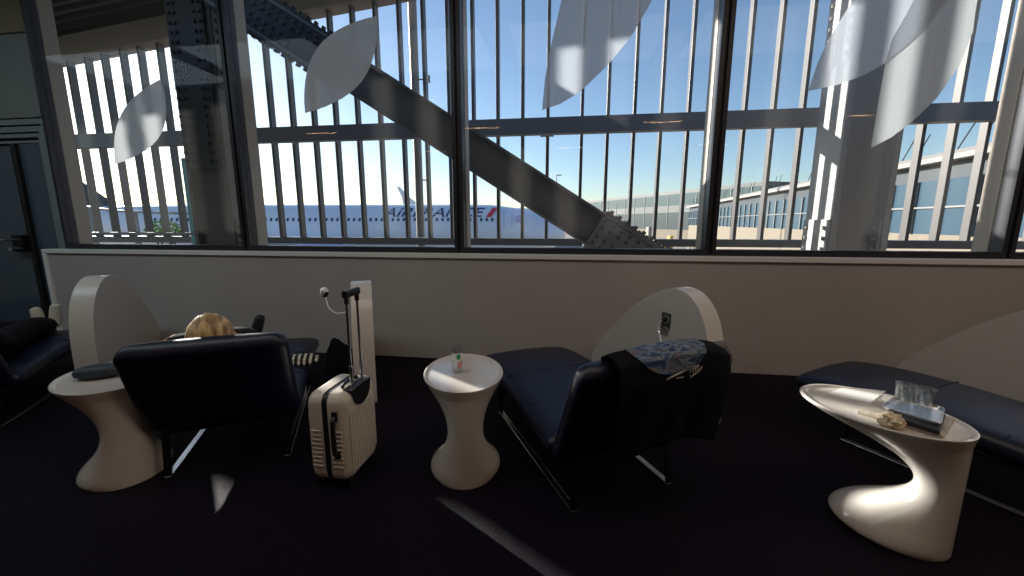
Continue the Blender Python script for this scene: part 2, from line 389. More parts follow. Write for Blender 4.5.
# ------------------------------------------------------------------ airfield
ZA = -5.2
bm = NB(); box(bm, -1500, 1500, 7.6, 2500, ZA-.5, ZA); tag(link('ground', bm, MT['apron'], None, smooth=False), 'pale concrete apron', kind='structure')
def lamp_post(px, ytop, ybase, D, label, arms):
    p = atD(px, ybase, D); t = atD(px, ytop, D)
    o = thing('lamp_post', label, 'lamp post', (p.x, p.y, ZA))
    bm = NB(); tube(bm, [(0, 0, 0), (0, 0, t.z-ZA)], [.16, .09], 10); link('pole', bm, MT['mast'], o)
    bm = NB(); hz = t.z-ZA
    for s in arms: box(bm, min(0, s*1.0), max(0, s*1.0), -.15, .15, hz-.06, hz+.1)
    link('lamp_head', bm, MT['bgrey'], o, smooth=False)
lamp_post(546, 139, 215, 62, 'tall floodlight post above the airliner nose', (-1, 1))
lamp_post(556, 176, 215, 80, 'lower floodlight post just right of the tall one', (1,))
# airliner parked parallel to the windows
DP = 47.0
def airliner(name, label, D, nose_px, len_m, lettered, ytop, tail=True, paint=True):
    nose = atD(nose_px, 222, D)
    r = 3.1
    top = atD(nose_px-150, ytop, D).z
    cz = top - r
    o = thing(name, label, 'airliner', (nose.x, nose.y, 0)); o.rotation_euler = (0, 0, PS)
    prof = [(0.02, 0), (.75, .35), (1.35, 1.1), (1.9, 2.2), (2.45, 4), (2.85, 6.2), (3.06, 8.8), (3.1, 11), (3.1, len_m*.66), (2.9, len_m*.76), (2.2, len_m*.87), (1.2, len_m*.96), (.45, len_m)]
    bm = NB(); rings = []
    for rr, s in prof:
        dz = -.5*(1-min(s/9, 1)) if s < 9 else (.9*max(0, (s-len_m*.66)/(len_m*.34)))
        rings.append([Vector((-s, rr*math.cos(2*PI*k/48), cz+dz+rr*math.sin(2*PI*k/48))) for k in range(48)])
    loft(bm, rings); link('fuselage', bm, MT['plane'], o)
    # crown: slightly darker upper shell
    bm = NB(); rings = []
    for rr, s in prof[6:11]:
        dz = (.9*max(0, (s-len_m*.66)/(len_m*.34)))
        rings.append([Vector((-s, (rr+.012)*math.cos(a), cz+dz+(rr+.012)*math.sin(a))) for a in [math.radians(62+56*k/12) for k in range(13)]])
    loft(bm, rings, closed=False); 
    # fin
    if tail:
        bm = NB(); L = len_m
        zt = cz+r
        rings = []
        for z, xa, xb, t in ((zt-.4, -L*.80, -L*.97, .35), (zt+4.5, -L*.90, -L*1.01, .22), (zt+8.6, -L*.975, -L*1.045, .12)):
            ring = []
            for k in range(16):
                a = 2*PI*k/16; ring.append((((xa+xb)/2)+(xa-xb)/2*math.cos(a), t*math.sin(a), z))
            rings.append(ring)
        loft(bm, rings); link('tail_fin', bm, MT['bgrey'], o)
    # wing and engine on the near side
    for sgn in (-1, 1):
        bm = NB(); rings = []
        for yy, xa, xb, zz, t in ((2.0, -len_m*.36, -len_m*.52, cz-1.6, .55), (10, -len_m*.44, -len_m*.545, cz-1.0, .3), (14, -len_m*.475, -len_m*.555, cz-.6, .22)):
            rings.append([((xa+xb)/2+(xa-xb)/2*math.cos(2*PI*k/16), sgn*yy, zz+t*math.sin(2*PI*k/16)) for k in range(16)])
        loft(bm, rings); link('wing', bm, MT['plane'], o)
        bm = NB(); Tm = Matrix.Translation((-len_m*.355, sgn*8.5, cz-2.3)) @ Matrix.Rotation(-PI/2, 4, 'Y')
        lathe(bm, [(1.2, 0), (1.45, .2), (1.55, 1.2), (1.4, 3.2), (.9, 4.6)], 24, Tm); e = link('engine', bm, MT['engine'], o)
        bm = NB(); box(bm, -len_m*.355-4.2, -len_m*.355-1.2, sgn*8.5-.15, sgn*8.5+.15, cz-1.2, cz-.7); link('pylon', bm, MT['plane'], e, smooth=False)
        bm = NB(); Tm = Matrix.Translation((-len_m*.45, sgn*2.6, ZA)); tube(bm, [Tm @ Vector((0,0,.6)), Tm @ Vector((0,0,cz-1.5-ZA))], .25, 10)
        for q in (-.7, .7):
            T2 = Tm @ Matrix.Translation((q, -.35, .62)) @ Matrix.Rotation(-PI/2, 4, 'X'); lathe(bm, [(.4, 0), (.62, .08), (.62, .62), (.4, .7)], 20, T2)
        link('landing_gear', bm, MT['bgrey'], o)
    bm = NB(); tube(bm, [(-6, 0, ZA+.5), (-6, 0, cz-2.5)], .18, 10); T2 = Matrix.Translation((-6, -.3, ZA+.5)) @ Matrix.Rotation(-PI/2, 4, 'X'); lathe(bm, [(.3, 0), (.5, .08), (.5, .5), (.3, .6)], 20, T2)
    link('nose_gear', bm, MT['bgrey'], o)
    # cockpit glass
    bm = NB(); 
    for k in range(4):
        a0 = math.radians(35+14*k); 
        q = [(s, aa) for s, aa in ((1.75, math.radians(200+k*16)), (1.75, math.radians(214+k*16)))]
    bm.free()
    return o, cz, r, nose
pl, cz, rr, nose = airliner('airliner', 'long white airliner parked side-on with blue lettering along its fuselage', DP, 566, 66, True, 204.5)
pinv = (Matrix.Translation(pl.location) @ Matrix.Rotation(PS, 4, 'Z')).inverted()
def on_hull(x, z, lift=.03):
    rel = max(-rr+.01, min(rr-.01, z-cz)); return Vector((x, -math.sqrt((rr+lift)**2-rel**2), z))
def hull_x(px): return (pinv @ atD(px, 222, DP-2.4)).x
zl0, zl1 = atD(440, 217.0, DP-2.2).z, atD(440, 207.6, DP-1.8).z
def hull_text(txt, px0, px1, z0, z1, m, name):
    cu = bpy.data.curves.new('lettering', 'FONT'); cu.body = txt; cu.size = 1; cu.space_character = 1.0; cu.offset = .012; cu.shear = .28
    to = bpy.data.objects.new('lettering', cu); COL.objects.link(to)
    bpy.context.view_layer.update()
    me = bpy.data.meshes.new_from_object(to.evaluated_get(bpy.context.evaluated_depsgraph_get()))
    bpy.data.objects.remove(to)
    xs = [v.co.x for v in me.vertices]; ys = [v.co.y for v in me.vertices]
    b = NB(); b.from_mesh(me); 
    bmesh.ops.subdivide_edges(b, edges=b.edges, cuts=2)
    X0, X1 = hull_x(px0), hull_x(px1)
    for v in b.verts:
        x = X0+(v.co.x-min(xs))/(max(xs)-min(xs))*(X1-X0); z = z0+(v.co.y-min(ys))/(max(ys)-min(ys))*(z1-z0)
        v.co = on_hull(x, z)
    bpy.data.meshes.remove(me)
    return link(name, b, m, pl, smooth=False)
hull_text('AIRFRANCE', 383, 485, zl0, zl1, MT['navy'], 'lettering')
bm = NB(); xa, xb = hull_x(486), hull_x(498); wz = zl1-zl0
g = []
for i in range(7):
    t = i/6; z = zl0+wz*t; x0 = xa+(xb-xa)*.55*t; g.append((on_hull(x0, z), on_hull(x0+(xb-xa)*.45, z)))
for i in range(6):
    vs = [bm.verts.new(q) for q in (g[i][0], g[i][1], g[i+1][1], g[i+1][0])]; bm.faces.new(vs)
link('red_stripe', bm, MT['red'], pl, smooth=False)
zw = atD(440, 219.6, DP-2.6).z
for k in range(64):
    x = hull_x(498)-k*1.0*.62*(1.0)
    if x < -50: break
    bm = NB(); q = [on_hull(x+dx, zw+dz, .02) for dx, dz in ((-.13, -.18), (.13, -.18), (.13, .18), (-.13, .18))]
    bm.faces.new([bm.verts.new(v) for v in q]); link('cabin_window', bm, MT['planegl'], pl, smooth=False)
# front emblem-like door dot and door outline
bm = NB(); lathe(bm, [(.02, 0), (.42, .0), (.42, .02)], 20, Matrix.Translation(on_hull(hull_x(519), zw+.1)) @ Matrix.Rotation(PI/2, 4, 'X')); link('round_emblem', bm, MT['engine'], pl)
bm = NB(); x = hull_x(508)
for dx in (-.45, .45):
    q = [on_hull(x+dx+e, zw-1.0+2.0*t, .02) for t in (0, 1) for e in (-.03, .03)]; bm.faces.new([bm.verts.new(q[i]) for i in (0, 1, 3, 2)])
link('cabin_door_outline', bm, MT['engine'], pl, smooth=False)
# a second airliner far behind: its tail shows above the first
D2 = 120
pt = atD(412, 204, D2)
o2 = thing('airliner', 'far airliner showing only its swept tail fin above the lettered one', 'airliner', (pt.x, pt.y, 0)); o2.rotation_euler = (0, 0, PS)
zb = atD(412, 206, D2).z; zt = atD(399, 187, D2).z
bm = NB(); rings = []
for z, xa, xb, t in ((zb-1, 1.8*2.2, -2.6*.9, .45), (zb+(zt-zb)*.5, -1.0, -3.1, .3), (zt, -3.5, -4.4, .15)):
    rings.append([((xa+xb)/2+(xa-xb)/2*math.cos(2*PI*k/16), t*math.sin(2*PI*k/16), z) for k in range(16)])
loft(bm, rings); link('tail_fin', bm, MT['plane'], o2)
bm = NB(); lathe(bm, [(.3, -6), (1.6, 0), (2.6, 8), (2.6, 34), (1.9, 39), (.3, 42)], 28, Matrix.Translation((0, 0, zb-3.2)) @ Matrix.Rotation(PI/2, 4, 'Y')); link('fuselage', bm, MT['plane'], o2)
bm = NB()
for x in (6, 30):
    tube(bm, [(x, 0, ZA), (x, 0, zb-4.5)], .3, 8)
link('landing_gear', bm, MT['bgrey'], o2)
# ------------------------------------------------------------------ terminal buildings on the right
def facade_building(name, label, P, Q, depth, ztop, zbot, bands, mull, roof=None):
    """long building, P->Q is the facade line toward us; bands = (z0, z1, material)"""
    P, Q = Vector((P.x, P.y, 0)), Vector((Q.x, Q.y, 0)); dd = (Q-P); L = dd.length; dd.normalize(); nn = Vector((-dd.y, dd.x, 0))
    if nn.dot(Vector((0,0,0))-P) < 0: nn = -nn      # toward the camera
    Tm = Matrix((dd, -nn, Vector((0,0,1)))).transposed().to_4x4(); Tm.translation = P
    o = thing(name, label, 'building'); o.matrix_world = Tm
    for z0, z1, m, nm in bands:
        bm = NB(); box(bm, 0, L, 0, depth, z0, z1); link(nm, bm, m, o, smooth=False)
    if mull:
        bm = NB(); x = 0
        while x < L:
            box(bm, x-.07, x+.07, -.14, 0, mull[0], mull[1]); x += mull[2]
        box(bm, 0, L, -.12, 0, (mull[0]+mull[1])/2-.05, (mull[0]+mull[1])/2+.05)
        link('glazing_bars', bm, MT['mast'], o, smooth=False)
    if roof:
        bm = NB(); ov, th = roof
        pr = [(-ov, ztop), (-ov+.1, ztop+th*.5), (-ov+.5, ztop+th), (depth*.35, ztop+th*2.6), (depth+ov, ztop+th), (depth+ov, ztop)]
        rings = [[(x, y, z) for y, z in pr] for x in (-1, L+1)]
        loft(bm, rings); link('roof', bm, MT['roofwhite'], o, smooth=False)
        bm = NB(); x = 2
        while x < L:
            tube(bm, [(x, -ov+.9, ztop+th), (x+.9, -ov+.9, ztop+th+1.3)], .035, 6); tube(bm, [(x+1.2, -ov+.9, ztop+th), (x+2.1, -ov+.9, ztop+th+1.3)], .035, 6); x += 4.2
        link('roof_braces', bm, MT['bgrey'], o, smooth=False)
    return o
# near pier with white curved roof
D_far, D_near = 92, 17.0
zr = 4.6
Pf = CAM + ray(690, 222)*D_far; 
def at_h(px, py, z): return atZ(px, py, z)
Pf = atZ(690, 207.5, zr); Pn = atZ(1005, 150, zr); Pn = Pn + (Pn-Pf)*.25
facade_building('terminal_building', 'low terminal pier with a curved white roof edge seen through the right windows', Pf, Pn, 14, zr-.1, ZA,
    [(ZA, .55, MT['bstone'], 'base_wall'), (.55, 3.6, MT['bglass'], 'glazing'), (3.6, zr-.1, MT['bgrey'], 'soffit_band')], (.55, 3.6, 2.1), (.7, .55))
# long far glass building
zt2 = 12.0
Qf = atZ(540, 206, zt2); Qn = atZ(765, 181, zt2)
facade_building('terminal_building', 'long blue glass terminal building behind the white roofed pier', Qf, Qn, 20, zt2, ZA,
    [(ZA, -1.4, MT['bstone'], 'base_wall'), (-1.4, 4.7, MT['bglass2'], 'glazing'), (4.7, 7.0, MT['bgrey'], 'cladding_band'), (7.0, 10.9, MT['bteal'], 'upper_glazing'), (10.9, zt2, MT['bgrey'], 'parapet')], (-1.4, 10.9, 7.))
# ground carts by the brace
def cart(px, py, D, label, m, w=2.6, h=1.1):
    p = atD(px, py, D); o = thing('service_vehicle', label, 'vehicle', (p.x, p.y, ZA))
    o.rotation_euler = (0, 0, PS+.2)
    bm = NB(); box(bm, -w/2, w/2, -.7, .7, .5, .5+h*.35); link('deck', bm, m, o, smooth=False, bevel=.05)
    bm = NB(); box(bm, w/2-.9, w/2, -.65, .65, .5+h*.35, .5+h*1.2); link('cab', bm, m, o, smooth=False, bevel=.12)
    for x in (-w/2+.4, w/2-.4):
        for y in (-.75, .65):
            bm = NB(); lathe(bm, [(.12, 0), (.3, .02), (.3, .12), (.12, .14)], 16, Matrix.Translation((x, y, .3)) @ Matrix.Rotation(-PI/2, 4, 'X')); link('wheel', bm, MT['rubber'], o)
def cart_at(px, py, label, m, **k):
    g = atZ(px, py, ZA); D = (g-CAM).dot(FW); cart(px, py, D, label, m, **k)
cart(663, 240, 92, 'yellow airport service vehicle on the apron just right of the brace end', MT['yellow'], w=4.6, h=2.3)
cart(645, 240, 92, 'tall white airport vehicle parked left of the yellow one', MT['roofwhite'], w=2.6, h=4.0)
# elevated walkway and shrub seen through the leftmost window
vi = thing('elevated_walkway', 'thin grey elevated walkway crossing the haze outside the leftmost window', 'walkway')
bm = NB(); pts = [atD(x, y, 30) for x, y in ((40, 197), (65, 202.5), (90, 207.5), (120, 211), (150, 212.5), (200, 214), (250, 215))]
pts = spline(pts, 4); 
for a, b in zip(pts, pts[1:]): beam(bm, a, b, .5, .16)
link('deck', bm, MT['mast'], vi, smooth=False)
bm = NB()
for a in pts[2::6]: tube(bm, [(a.x, a.y, ZA), (a.x, a.y, a.z)], .2, 10)
link('piers', bm, MT['mast'], vi)
g = atD(166, 238, 24)
sh = thing('shrub', 'small round green shrub outside the leftmost window', 'shrub', (g.x, g.y, ZA))
zc = atD(166, 231, 24).z-ZA
bm = NB()
for k in range(260):
    v = Vector((random.gauss(0, 1), random.gauss(0, 1), random.gauss(0, 1))).normalized()*(.55+.3*random.random())
    v = Vector((v.x*1.1, v.y*1.1, v.z*.75+zc)); T = Matrix.Translation(v) @ Matrix.Rotation(random.random()*6, 4, 'Z') @ Matrix.Rotation(random.random()*3, 4, 'X')
    s = .16
    vs = [bm.verts.new(T @ Vector(q)) for q in ((-s, 0, 0), (0, -s*.6, .04), (s, 0, 0), (0, s*.6, .04))]; bm.faces.new(vs)
link('foliage', bm, MT['green'], sh, smooth=False)
bm = NB()
for a in range(6): tube(bm, [(0, 0, 0), (.15*math.cos(a), .15*math.sin(a), zc*.6), (.5*math.cos(a), .5*math.sin(a), zc)], [.12, .07, .03], 8)
link('stem', bm, MT['trousers'], sh)
# glazed teal partition standing outside beside the left column
tp = thing('glass_partition', 'teal tinted glass partition standing beside the dark left column', 'glass partition', (0, 0, 0))
for pxa, pxb in ((193, 201), (205, 214)):
    a = atY(pxa, 244, 6.1); b = atY(pxb, 244, 6.1); top = atY(pxa-6, 158, 6.1).z
    bm = NB(); box(bm, a.x, b.x, 6.08, 6.12, .3, top); link('glass_leaf', bm, MT['teal'], tp, smooth=False, bevel=.01)
a = atY(80, 244, 6.1); b = atY(214, 244, 6.1)
bm = NB(); box(bm, a.x, b.x, 6.07, 6.13, 1.03, 1.07); box(bm, b.x-.04, b.x+.04, 6.06, 6.14, 0, 2.4); link('rail', bm, MT['transom'], tp, smooth=False)
bm = NB(); box(bm, -12.1, 9.2, 3.7, 7.4, -.3, .1); struct('ledge', bm, MT['bgrey'], 'walkway ledge between window and fins', smooth=False)
# ------------------------------------------------------------------ divider panels
RZ = math.radians(33)
OUT = [(1.17, 0), (.04, 0), (.015, .012), (0, .05), (0, .18), (.003, .32), (.012, .45), (.035, .57), (.075, .68), (.135, .765), (.21, .82), (.29, .842), (.37, .838), (.46, .805), (.58, .735), (.72, .63), (.86, .50), (1.0, .355), (1.10, .23), (1.17, .13)]
def make_panel():
    bm = NB(); t = .068
    prof = spline([Vector((a, z, 0)) for a, z in OUT[1:]], 3); prof = [Vector((p.x, p.y*.982, 0)) for p in prof] ; prof = [(OUT[0][0], 0)] + [(p.x, max(p.y, 0)) for p in prof]
    def bend(a): return -.035*(1-a/.45)**2 if a < .45 else 0
    L = []; R = []
    for a, z in prof:
        y = a
        L.append((-t+bend(a), y, z)); R.append((t+bend(a), y, z))
    # grid the sides through strips: bottom to outline
    a_vs = [bm.verts.new(Vector(p)) for p in L]; b_vs = [bm.verts.new(Vector(p)) for p in R]
    n = len(a_vs)
    for i in range(n):
        j = (i+1) % n; bm.faces.new((a_vs[i], b_vs[i], b_vs[j], a_vs[j]))
    for v in bm.verts: v.co.y = min(v.co.y, (.985-v.co.x*math.sin(RZ))/math.cos(RZ)) if v.co.y > .8 else v.co.y
    f1 = bm.faces.new(a_vs); f2 = bm.faces.new(b_vs[::-1])
    bmesh.ops.triangulate(bm, faces=[f1, f2])
    return bm
pm = None
panels = {}
def place_panel(key, x, y, label):
    global pm
    o = thing('divider_panel', label, 'divider panel', (x, y, 0), RZ, 'white divider panels along the low wall')
    if pm is None:
        sh_ = link('shell', make_panel(), MT['panel'], o, bevel=.012, seg=3, ang=35); pm = sh_
    else:
        c = pm.copy(); COL.objects.link(c); c.parent = o
    panels[key] = o
PX = {'A': (-3.53, 2.38), 'AA': (-1.30, 2.385), 'B': (.93, 2.385), 'C': (3.26, 2.385)}
place_panel('A', *PX['A'], 'white shark fin divider panel behind the leftmost round table')
place_panel('AA', *PX['AA'], 'white divider panel seen edge-on behind the suitcase')
place_panel('B', *PX['B'], 'white shark fin divider panel with a dark power outlet on its face')
place_panel('C', *PX['C'], 'pale divider panel at the right edge beyond the right chaise')
# outlet on panel B
def outlet(parent, y, z, plug=True):
    bm = NB(); box(bm, -.068-.034, -.066, y-.042, y+.042, z-.085, z+.085)
    o = link('power_outlet', bm, MT['outlet'], parent, smooth=False, bevel=.006); o['label'] = 'dark grey double power outlet'
    o.location = (.02, 0, 0)
    for dz in (-.04, .04):
        bm = NB(); lathe(bm, [(.006, 0), (.016, .004), (.029, .006), (.031, 0)], 20, Matrix.Translation((-.102, y, z+dz)) @ Matrix.Rotation(-PI/2, 4, 'Y'))
        link('socket', bm, MT['outletgrey'], o)
    return o
outlet(panels['B'], .37, .575)
# reading light on panel AA
rl_y, rl_z = .2, .74
lp = panels['AA']
Rinv = (Matrix.Translation(lp.location) @ Matrix.Rotation(RZ, 4, 'Z')).inverted()
hd_ = atD(324, 292, 2.33); st = atD(346, 312, 2.33)
mid = [atD(x, y, 2.33) for x, y in ((346, 312), (340, 313.5), (334, 312.5), (329, 308), (326.5, 301), (325, 295))]
bm = NB(); tube(bm, spline([Rinv @ q for q in mid], 4), .005, 8)
arm = link('reading_light', bm, MT['whiteplastic'], lp); arm['label'] = 'small white reading light on a thin curved stalk'
hl = Rinv @ hd_
bm = NB(); Tm = Matrix.Translation(hl) @ Matrix.Rotation(.35, 4, 'Y') @ Matrix.Rotation(.3, 4, 'X')
lathe(bm, [(.004, -.035), (.016, -.02), (.022, 0), (.021, .016), (.01, .026), (.002, .028)], 16, Tm); lh = link('lamp_head', bm, MT['whiteplastic'], arm)
bm = NB(); Tm2 = Tm @ Matrix.Translation((.012, -.008, -.004)); lathe(bm, [(.002, -.028), (.013, -.016), (.016, 0), (.011, .014), (.002, .018)], 14, Tm2); link('lamp_lens', bm, MT['black'], lh)
# ------------------------------------------------------------------ chaise longues
PROF = [(-.015, .70), (.035, .60), (.085, .50), (.14, .41), (.21, .335), (.30, .295), (.42, .29), (.56, .305), (.72, .325), (.90, .335), (1.08, .33), (1.22, .315), (1.32, .30), (1.38, .285)]
def pad(path, W, th, r0, r1, bm):
    """cushion lofted along a (y,z) path; rounded corners at both ends"""
    P = spline([Vector((0, y, z)) for y, z in path], 5); n = len(P)
    S = [0]
    for a, b in zip(P, P[1:]): S.append(S[-1]+(b-a).length)
    Lt = S[-1]; rings = []
    samples = []
    for i in range(n):
        samples.append((P[i], S[i], (P[min(i+1, n-1)]-P[max(i-1, 0)]).normalized()))
    ext = []
    for k in (0, .15, .4, .8):     # extra rings near the ends for roundness
        pass
    for p, s, t in samples:
        nrm = Vector((0, -t.z, t.y))
        w = W; h = th
        for dd, r in ((s, r0), (Lt-s, r1)):
            if dd < r: w = min(w, W-r+math.sqrt(max(r*r-(r-dd)**2, 0)))
            e = th*.5
            if dd < e: h = min(h, 2*math.sqrt(max(e*e-(e-dd)**2, 1e-5)))
        ring = []
        for k in range(28):
            a = 2*PI*k/28; ca, sa = math.cos(a), math.sin(a)
            ex = math.copysign(abs(ca)**.28, ca)*w; ez = math.copysign(abs(sa)**.55, sa)*h/2
            crown = .014*(1-(ex/W)**2) if sa > 0 else 0
            ring.append(p + Vector((ex, 0, 0)) + nrm*(ez+crown))
        rings.append(ring)
    loft(bm, rings)
def sub_path(path, i, j, ends=True): return path[i:j]
def dense_ends(path, r=.06):
    """insert extra points next to both ends so that the rounding has rings to work with"""
    P = [Vector((0, y, z)) for y, z in path]; out = []
    a, b = P[0], P[1]; L = (b-a).length
    out += [a+(b-a)*min(f/L, .9) for f in (0, .002, .006, .013, .024, .04)]
    out += P[1:-1]
    a, b = P[-1], P[-2]; L = (b-a).length
    out += [a+(b-a)*min(f/L, .9) for f in (.04, .024, .013, .006, .002, 0)]
    return [(p.y, p.z) for p in out]
def make_chaise(W=.335):
    o = thing('chaise_longue', '', 'chaise longue', (0, 0, 0), RZ, 'navy chaise longues facing the windows')
    bm = NB(); pad(dense_ends([(-.005, .715), (.04, .60), (.085, .49), (.13, .38), (.165, .30), (.19, .23)]), W, .10, .07, .03, bm)
    link('backrest', bm, MT['leather'], o, ang=60)
    sp = [(.215, .255), (.30, .262), (.40, .268), (.50, .276), (.66, .29), (.83, .30), (.95, .303), (1.1, .300), (1.25, .287), (1.38, .262)]
    bm = NB(); pad(dense_ends(sp), W, .10, .03, .055, bm); seat = link('seat_pad', bm, MT['leather'], o, ang=60)
    for y, z in ((.53, .327), (.86, .352)):
        bm = NB(); pts = [(x, y, z+.0135*(1-(x/W)**2)-.0035) for x in [(-W+.04)+(2*W-.08)*k/20 for k in range(21)]]
        pts = [(-W+.012, y, z-.022)] + pts + [(W-.012, y, z-.022)]
        tube(bm, pts, .0045, 6); link('seam', bm, MT['seam'], seat)
    # sled base: floor runners, uprights, cross rails, support rails
    for s in (-1, 1):
        x = s*(W-.075)
        bm = NB(); box(bm, x-.016, x+.016, .12, 1.12, .0, .010); link('runner', bm, MT['steel'], o, smooth=False, bevel=.003)
        bm = NB(); beam(bm, (x, .128, .008), (x, .17, .27), .03, .012, Vector((0, 1, 0))); link('leg', bm, MT['blacksteel'], o, smooth=False)
        bm = NB(); beam(bm, (x, 1.112, .008), (x, 1.07, .25), .03, .012, Vector((0, 1, 0))); link('leg', bm, MT['blacksteel'], o, smooth=False)
        bm = NB(); beam(bm, (x, .16, .215), (x, 1.1, .235), .03, .02); link('side_rail', bm, MT['blacksteel'], o, smooth=False)
    for y, z in ((.2, .213), (1.06, .234)):
        bm = NB(); box(bm, -W+.08, W-.08, y-.015, y+.015, z-.012, z+.01); link('cross_rail', bm, MT['blacksteel'], o, smooth=False)
    return o
CH = {'A': (-1.64, 1.535), 'B': (.345, 1.575), 'C': (2.44, 1.57), 'D': (-3.60, 1.56)}
proto = make_chaise()
chaises = {'A': proto}
for k in ('B', 'C', 'D'): chaises[k] = copy_tree(proto)
LB = {'A': 'navy leather chaise longue with a blond person lying on it', 'B': 'navy leather chaise longue with a dark printed shirt over its backrest',
      'C': 'navy leather chaise longue behind the right table, empty', 'D': 'dark chaise longue at the left edge under legs with white socks'}
RZC = {'A': math.radians(29), 'B': math.radians(28.5), 'C': RZ, 'D': RZ}
for k, o in chaises.items():
    o.location = (*CH[k], 0); o['label'] = LB[k]; o.rotation_euler = (0, 0, RZC[k])
def chaise_T(k): return Matrix.Translation((*CH[k], 0)) @ Matrix.Rotation(RZC[k], 4, 'Z')
# ------------------------------------------------------------------ side tables
def interp(keys, z):
    for (z0, a), (z1, b) in zip(keys, keys[1:]):
        if z <= z1:
            t = (z-z0)/(z1-z0); return a+(b-a)*t
    return keys[-1][1]
def smooth_keys(keys, n=60):
    P = spline([Vector((z, *v, 0)[:3]) if False else Vector((z, v[0], v[1])) for z, v in keys], 8); return [(p.x, p.y, p.z) for p in P]
TH_ = .49
KEYS = [(0, (.172, .160)), (.012, (.188, .175)), (.03, (.188, .178)), (.06, (.176, .168)), (.10, (.150, .146)), (.15, (.110, .119)), (.20, (.080, .098)), (.25, (.067, .086)), (.30, (.074, .087)), (.35, (.103, .102)), (.39, (.148, .127)), (.425, (.20, .157)), (.455, (.245, .184)), (.475, (.268, .199)), (.485, (.273, .204)), (.49, (.271, .202))]
def make_table():
    o = thing('side_table', '', 'side table', (0, 0, 0), 0, 'white sculptural side tables')
    bm = NB(); rings = []
    for z, a, b in smooth_keys(KEYS):
        e = .19-a + (.008*((z-.44)/.05) if z > .44 else 0)
        ring = []
        for k in range(64):
            t = 2*PI*k/64; ring.append((e+a*math.cos(t), b*math.sin(t), max(z, 0)))
        rings.append(ring)
    zc, a, b = .49, .270, .201; e = .19-a+.008
    for f, dz in ((.985, .001), (.95, 0), (.93, -.006), (.90, -.007), (.5, -.007), (.02, -.007)):
        rings.append([(e+a*f*math.cos(2*PI*k/64), b*f*math.sin(2*PI*k/64), zc+dz) for k in range(64)])
    loft(bm, rings); o2_ = link('table_body', bm, MT['white'], o, ang=70)
    return o
tb = make_table(); TBL = {'A': tb, 'B': copy_tree(tb), 'C': copy_tree(tb)}
TLOC = {'A': ((-2.2, 1.55), math.radians(-30)), 'B': ((-.495, 1.82), math.radians(-74)), 'C': ((1.345, 1.665), math.radians(-48))}
TLB = {'A': 'white sculptural side table half hidden by the left backrest', 'B': 'white hourglass side table between suitcase and middle chaise, with one glass', 'C': 'white curved side table at right with magazines and two tumblers'}
for k, o in TBL.items():
    (x, y), a = TLOC[k]; o.location = (x, y, 0); o.rotation_euler = (0, 0, a); o['label'] = TLB[k]
ZTOP = .483
# glass on the middle table
p = atZ(457.5, 372, ZTOP)
gl = thing('drinking_glass', 'tall narrow glass with a green printed band on the middle table', 'glass', (p.x, p.y, ZTOP))
bm = NB(); lathe(bm, [(.024, 0), (.026, .004), (.028, .135), (.0262, .135), (.0245, .012), (.004, .010)], 28); link('bowl', bm, MT['tumbler'], gl)
def band(m, z0, z1, r, a0, a1, name, n=20):
    bm = NB(); loft(bm, [[(r*math.cos(a0+(a1-a0)*k/n), r*math.sin(a0+(a1-a0)*k/n), z) for k in range(n+1)] for z in (z0, z1)], closed=False); return link(name, bm, m, gl)
ac = math.atan2(-p.y, -p.x)
band(MT['paper'], .072, .108, .0282, ac-2.2, ac+1.2, 'white_band')
bm = NB(); n = 20
vs = []
for k in range(n):
    t = 2*PI*k/n; aa = ac+.25+.42*math.cos(t)*(1 if math.cos(t) > 0 else .9); zz = .090+.014*math.sin(t); vs.append(bm.verts.new((.0289*math.cos(aa), .0289*math.sin(aa), zz)))
c0 = bm.verts.new((.0292*math.cos(ac+.25), .0292*math.sin(ac+.25), .090))
for k in range(n): bm.faces.new((vs[k], vs[(k+1) % n], c0))
lf = link('green_leaf_print', bm, mat('green_print', (.02, .30, .09, 1), .5), gl)
band(mat('pink_print', (.75, .30, .30, 1), .5), .03, .062, .0278, ac+.1, ac+.9, 'pink_print')
# pouch on the left table
p = atZ(98, 377, ZTOP)
bm = NB(); rings = []
for i in range(13):
    t = i/12; x = -.105+.21*t; s = max(.05, math.sin(PI*t)**.35)
    rings.append([(x, .055*s*math.copysign(abs(math.cos(a))**.8, math.cos(a)), .034+.034*s*math.copysign(abs(math.sin(a))**.8, math.sin(a))) for a in [2*PI*k/18 for k in range(18)]])
loft(bm, rings); pc = tag(link('pouch', bm, MT['pouch'], None), 'dark slate pouch lying on the left table', 'pouch'); pc.location = (p.x+.02, p.y, ZTOP); pc.rotation_euler = (0, 0, .55)
# right table: magazines, tray, tumblers, wrapper, napkin, sheet
cT = TBL['C']
def quad_prism(name, px, z0, z1, m, label, cat, bevel=.002, parent=None):
    pts = [atZ(x, y, z1) for x, y in px]; bm = NB(); extrude_poly(bm, [(q.x, q.y, z0) for q in pts], (0, 0, z1-z0))
    o = link(name, bm, m, parent, smooth=False, bevel=bevel)
    if label: tag(o, label, cat)
    return o
quad_prism('paper_sheet', ((827, 393.5), (845, 386.5), (886, 391), (870, 403)), ZTOP+.0005, ZTOP+.003, MT['paper'], 'loose white paper sheet on the right table', 'paper', .0005)
mg = quad_prism('magazine', ((857, 411), (878, 399), (955, 418), (944, 436)), ZTOP+.0008, ZTOP+.011, MT['cover'], 'beige magazine lying flat under the tray on the right table', 'magazine', .002)
z1 = ZTOP+.0115
bk = quad_prism('notebook', ((884, 414), (894, 402), (946, 414), (940, 431)), z1, z1+.018, MT['black'], 'black notebook between magazine and tray', 'notebook', .003)
z2 = z1+.0185
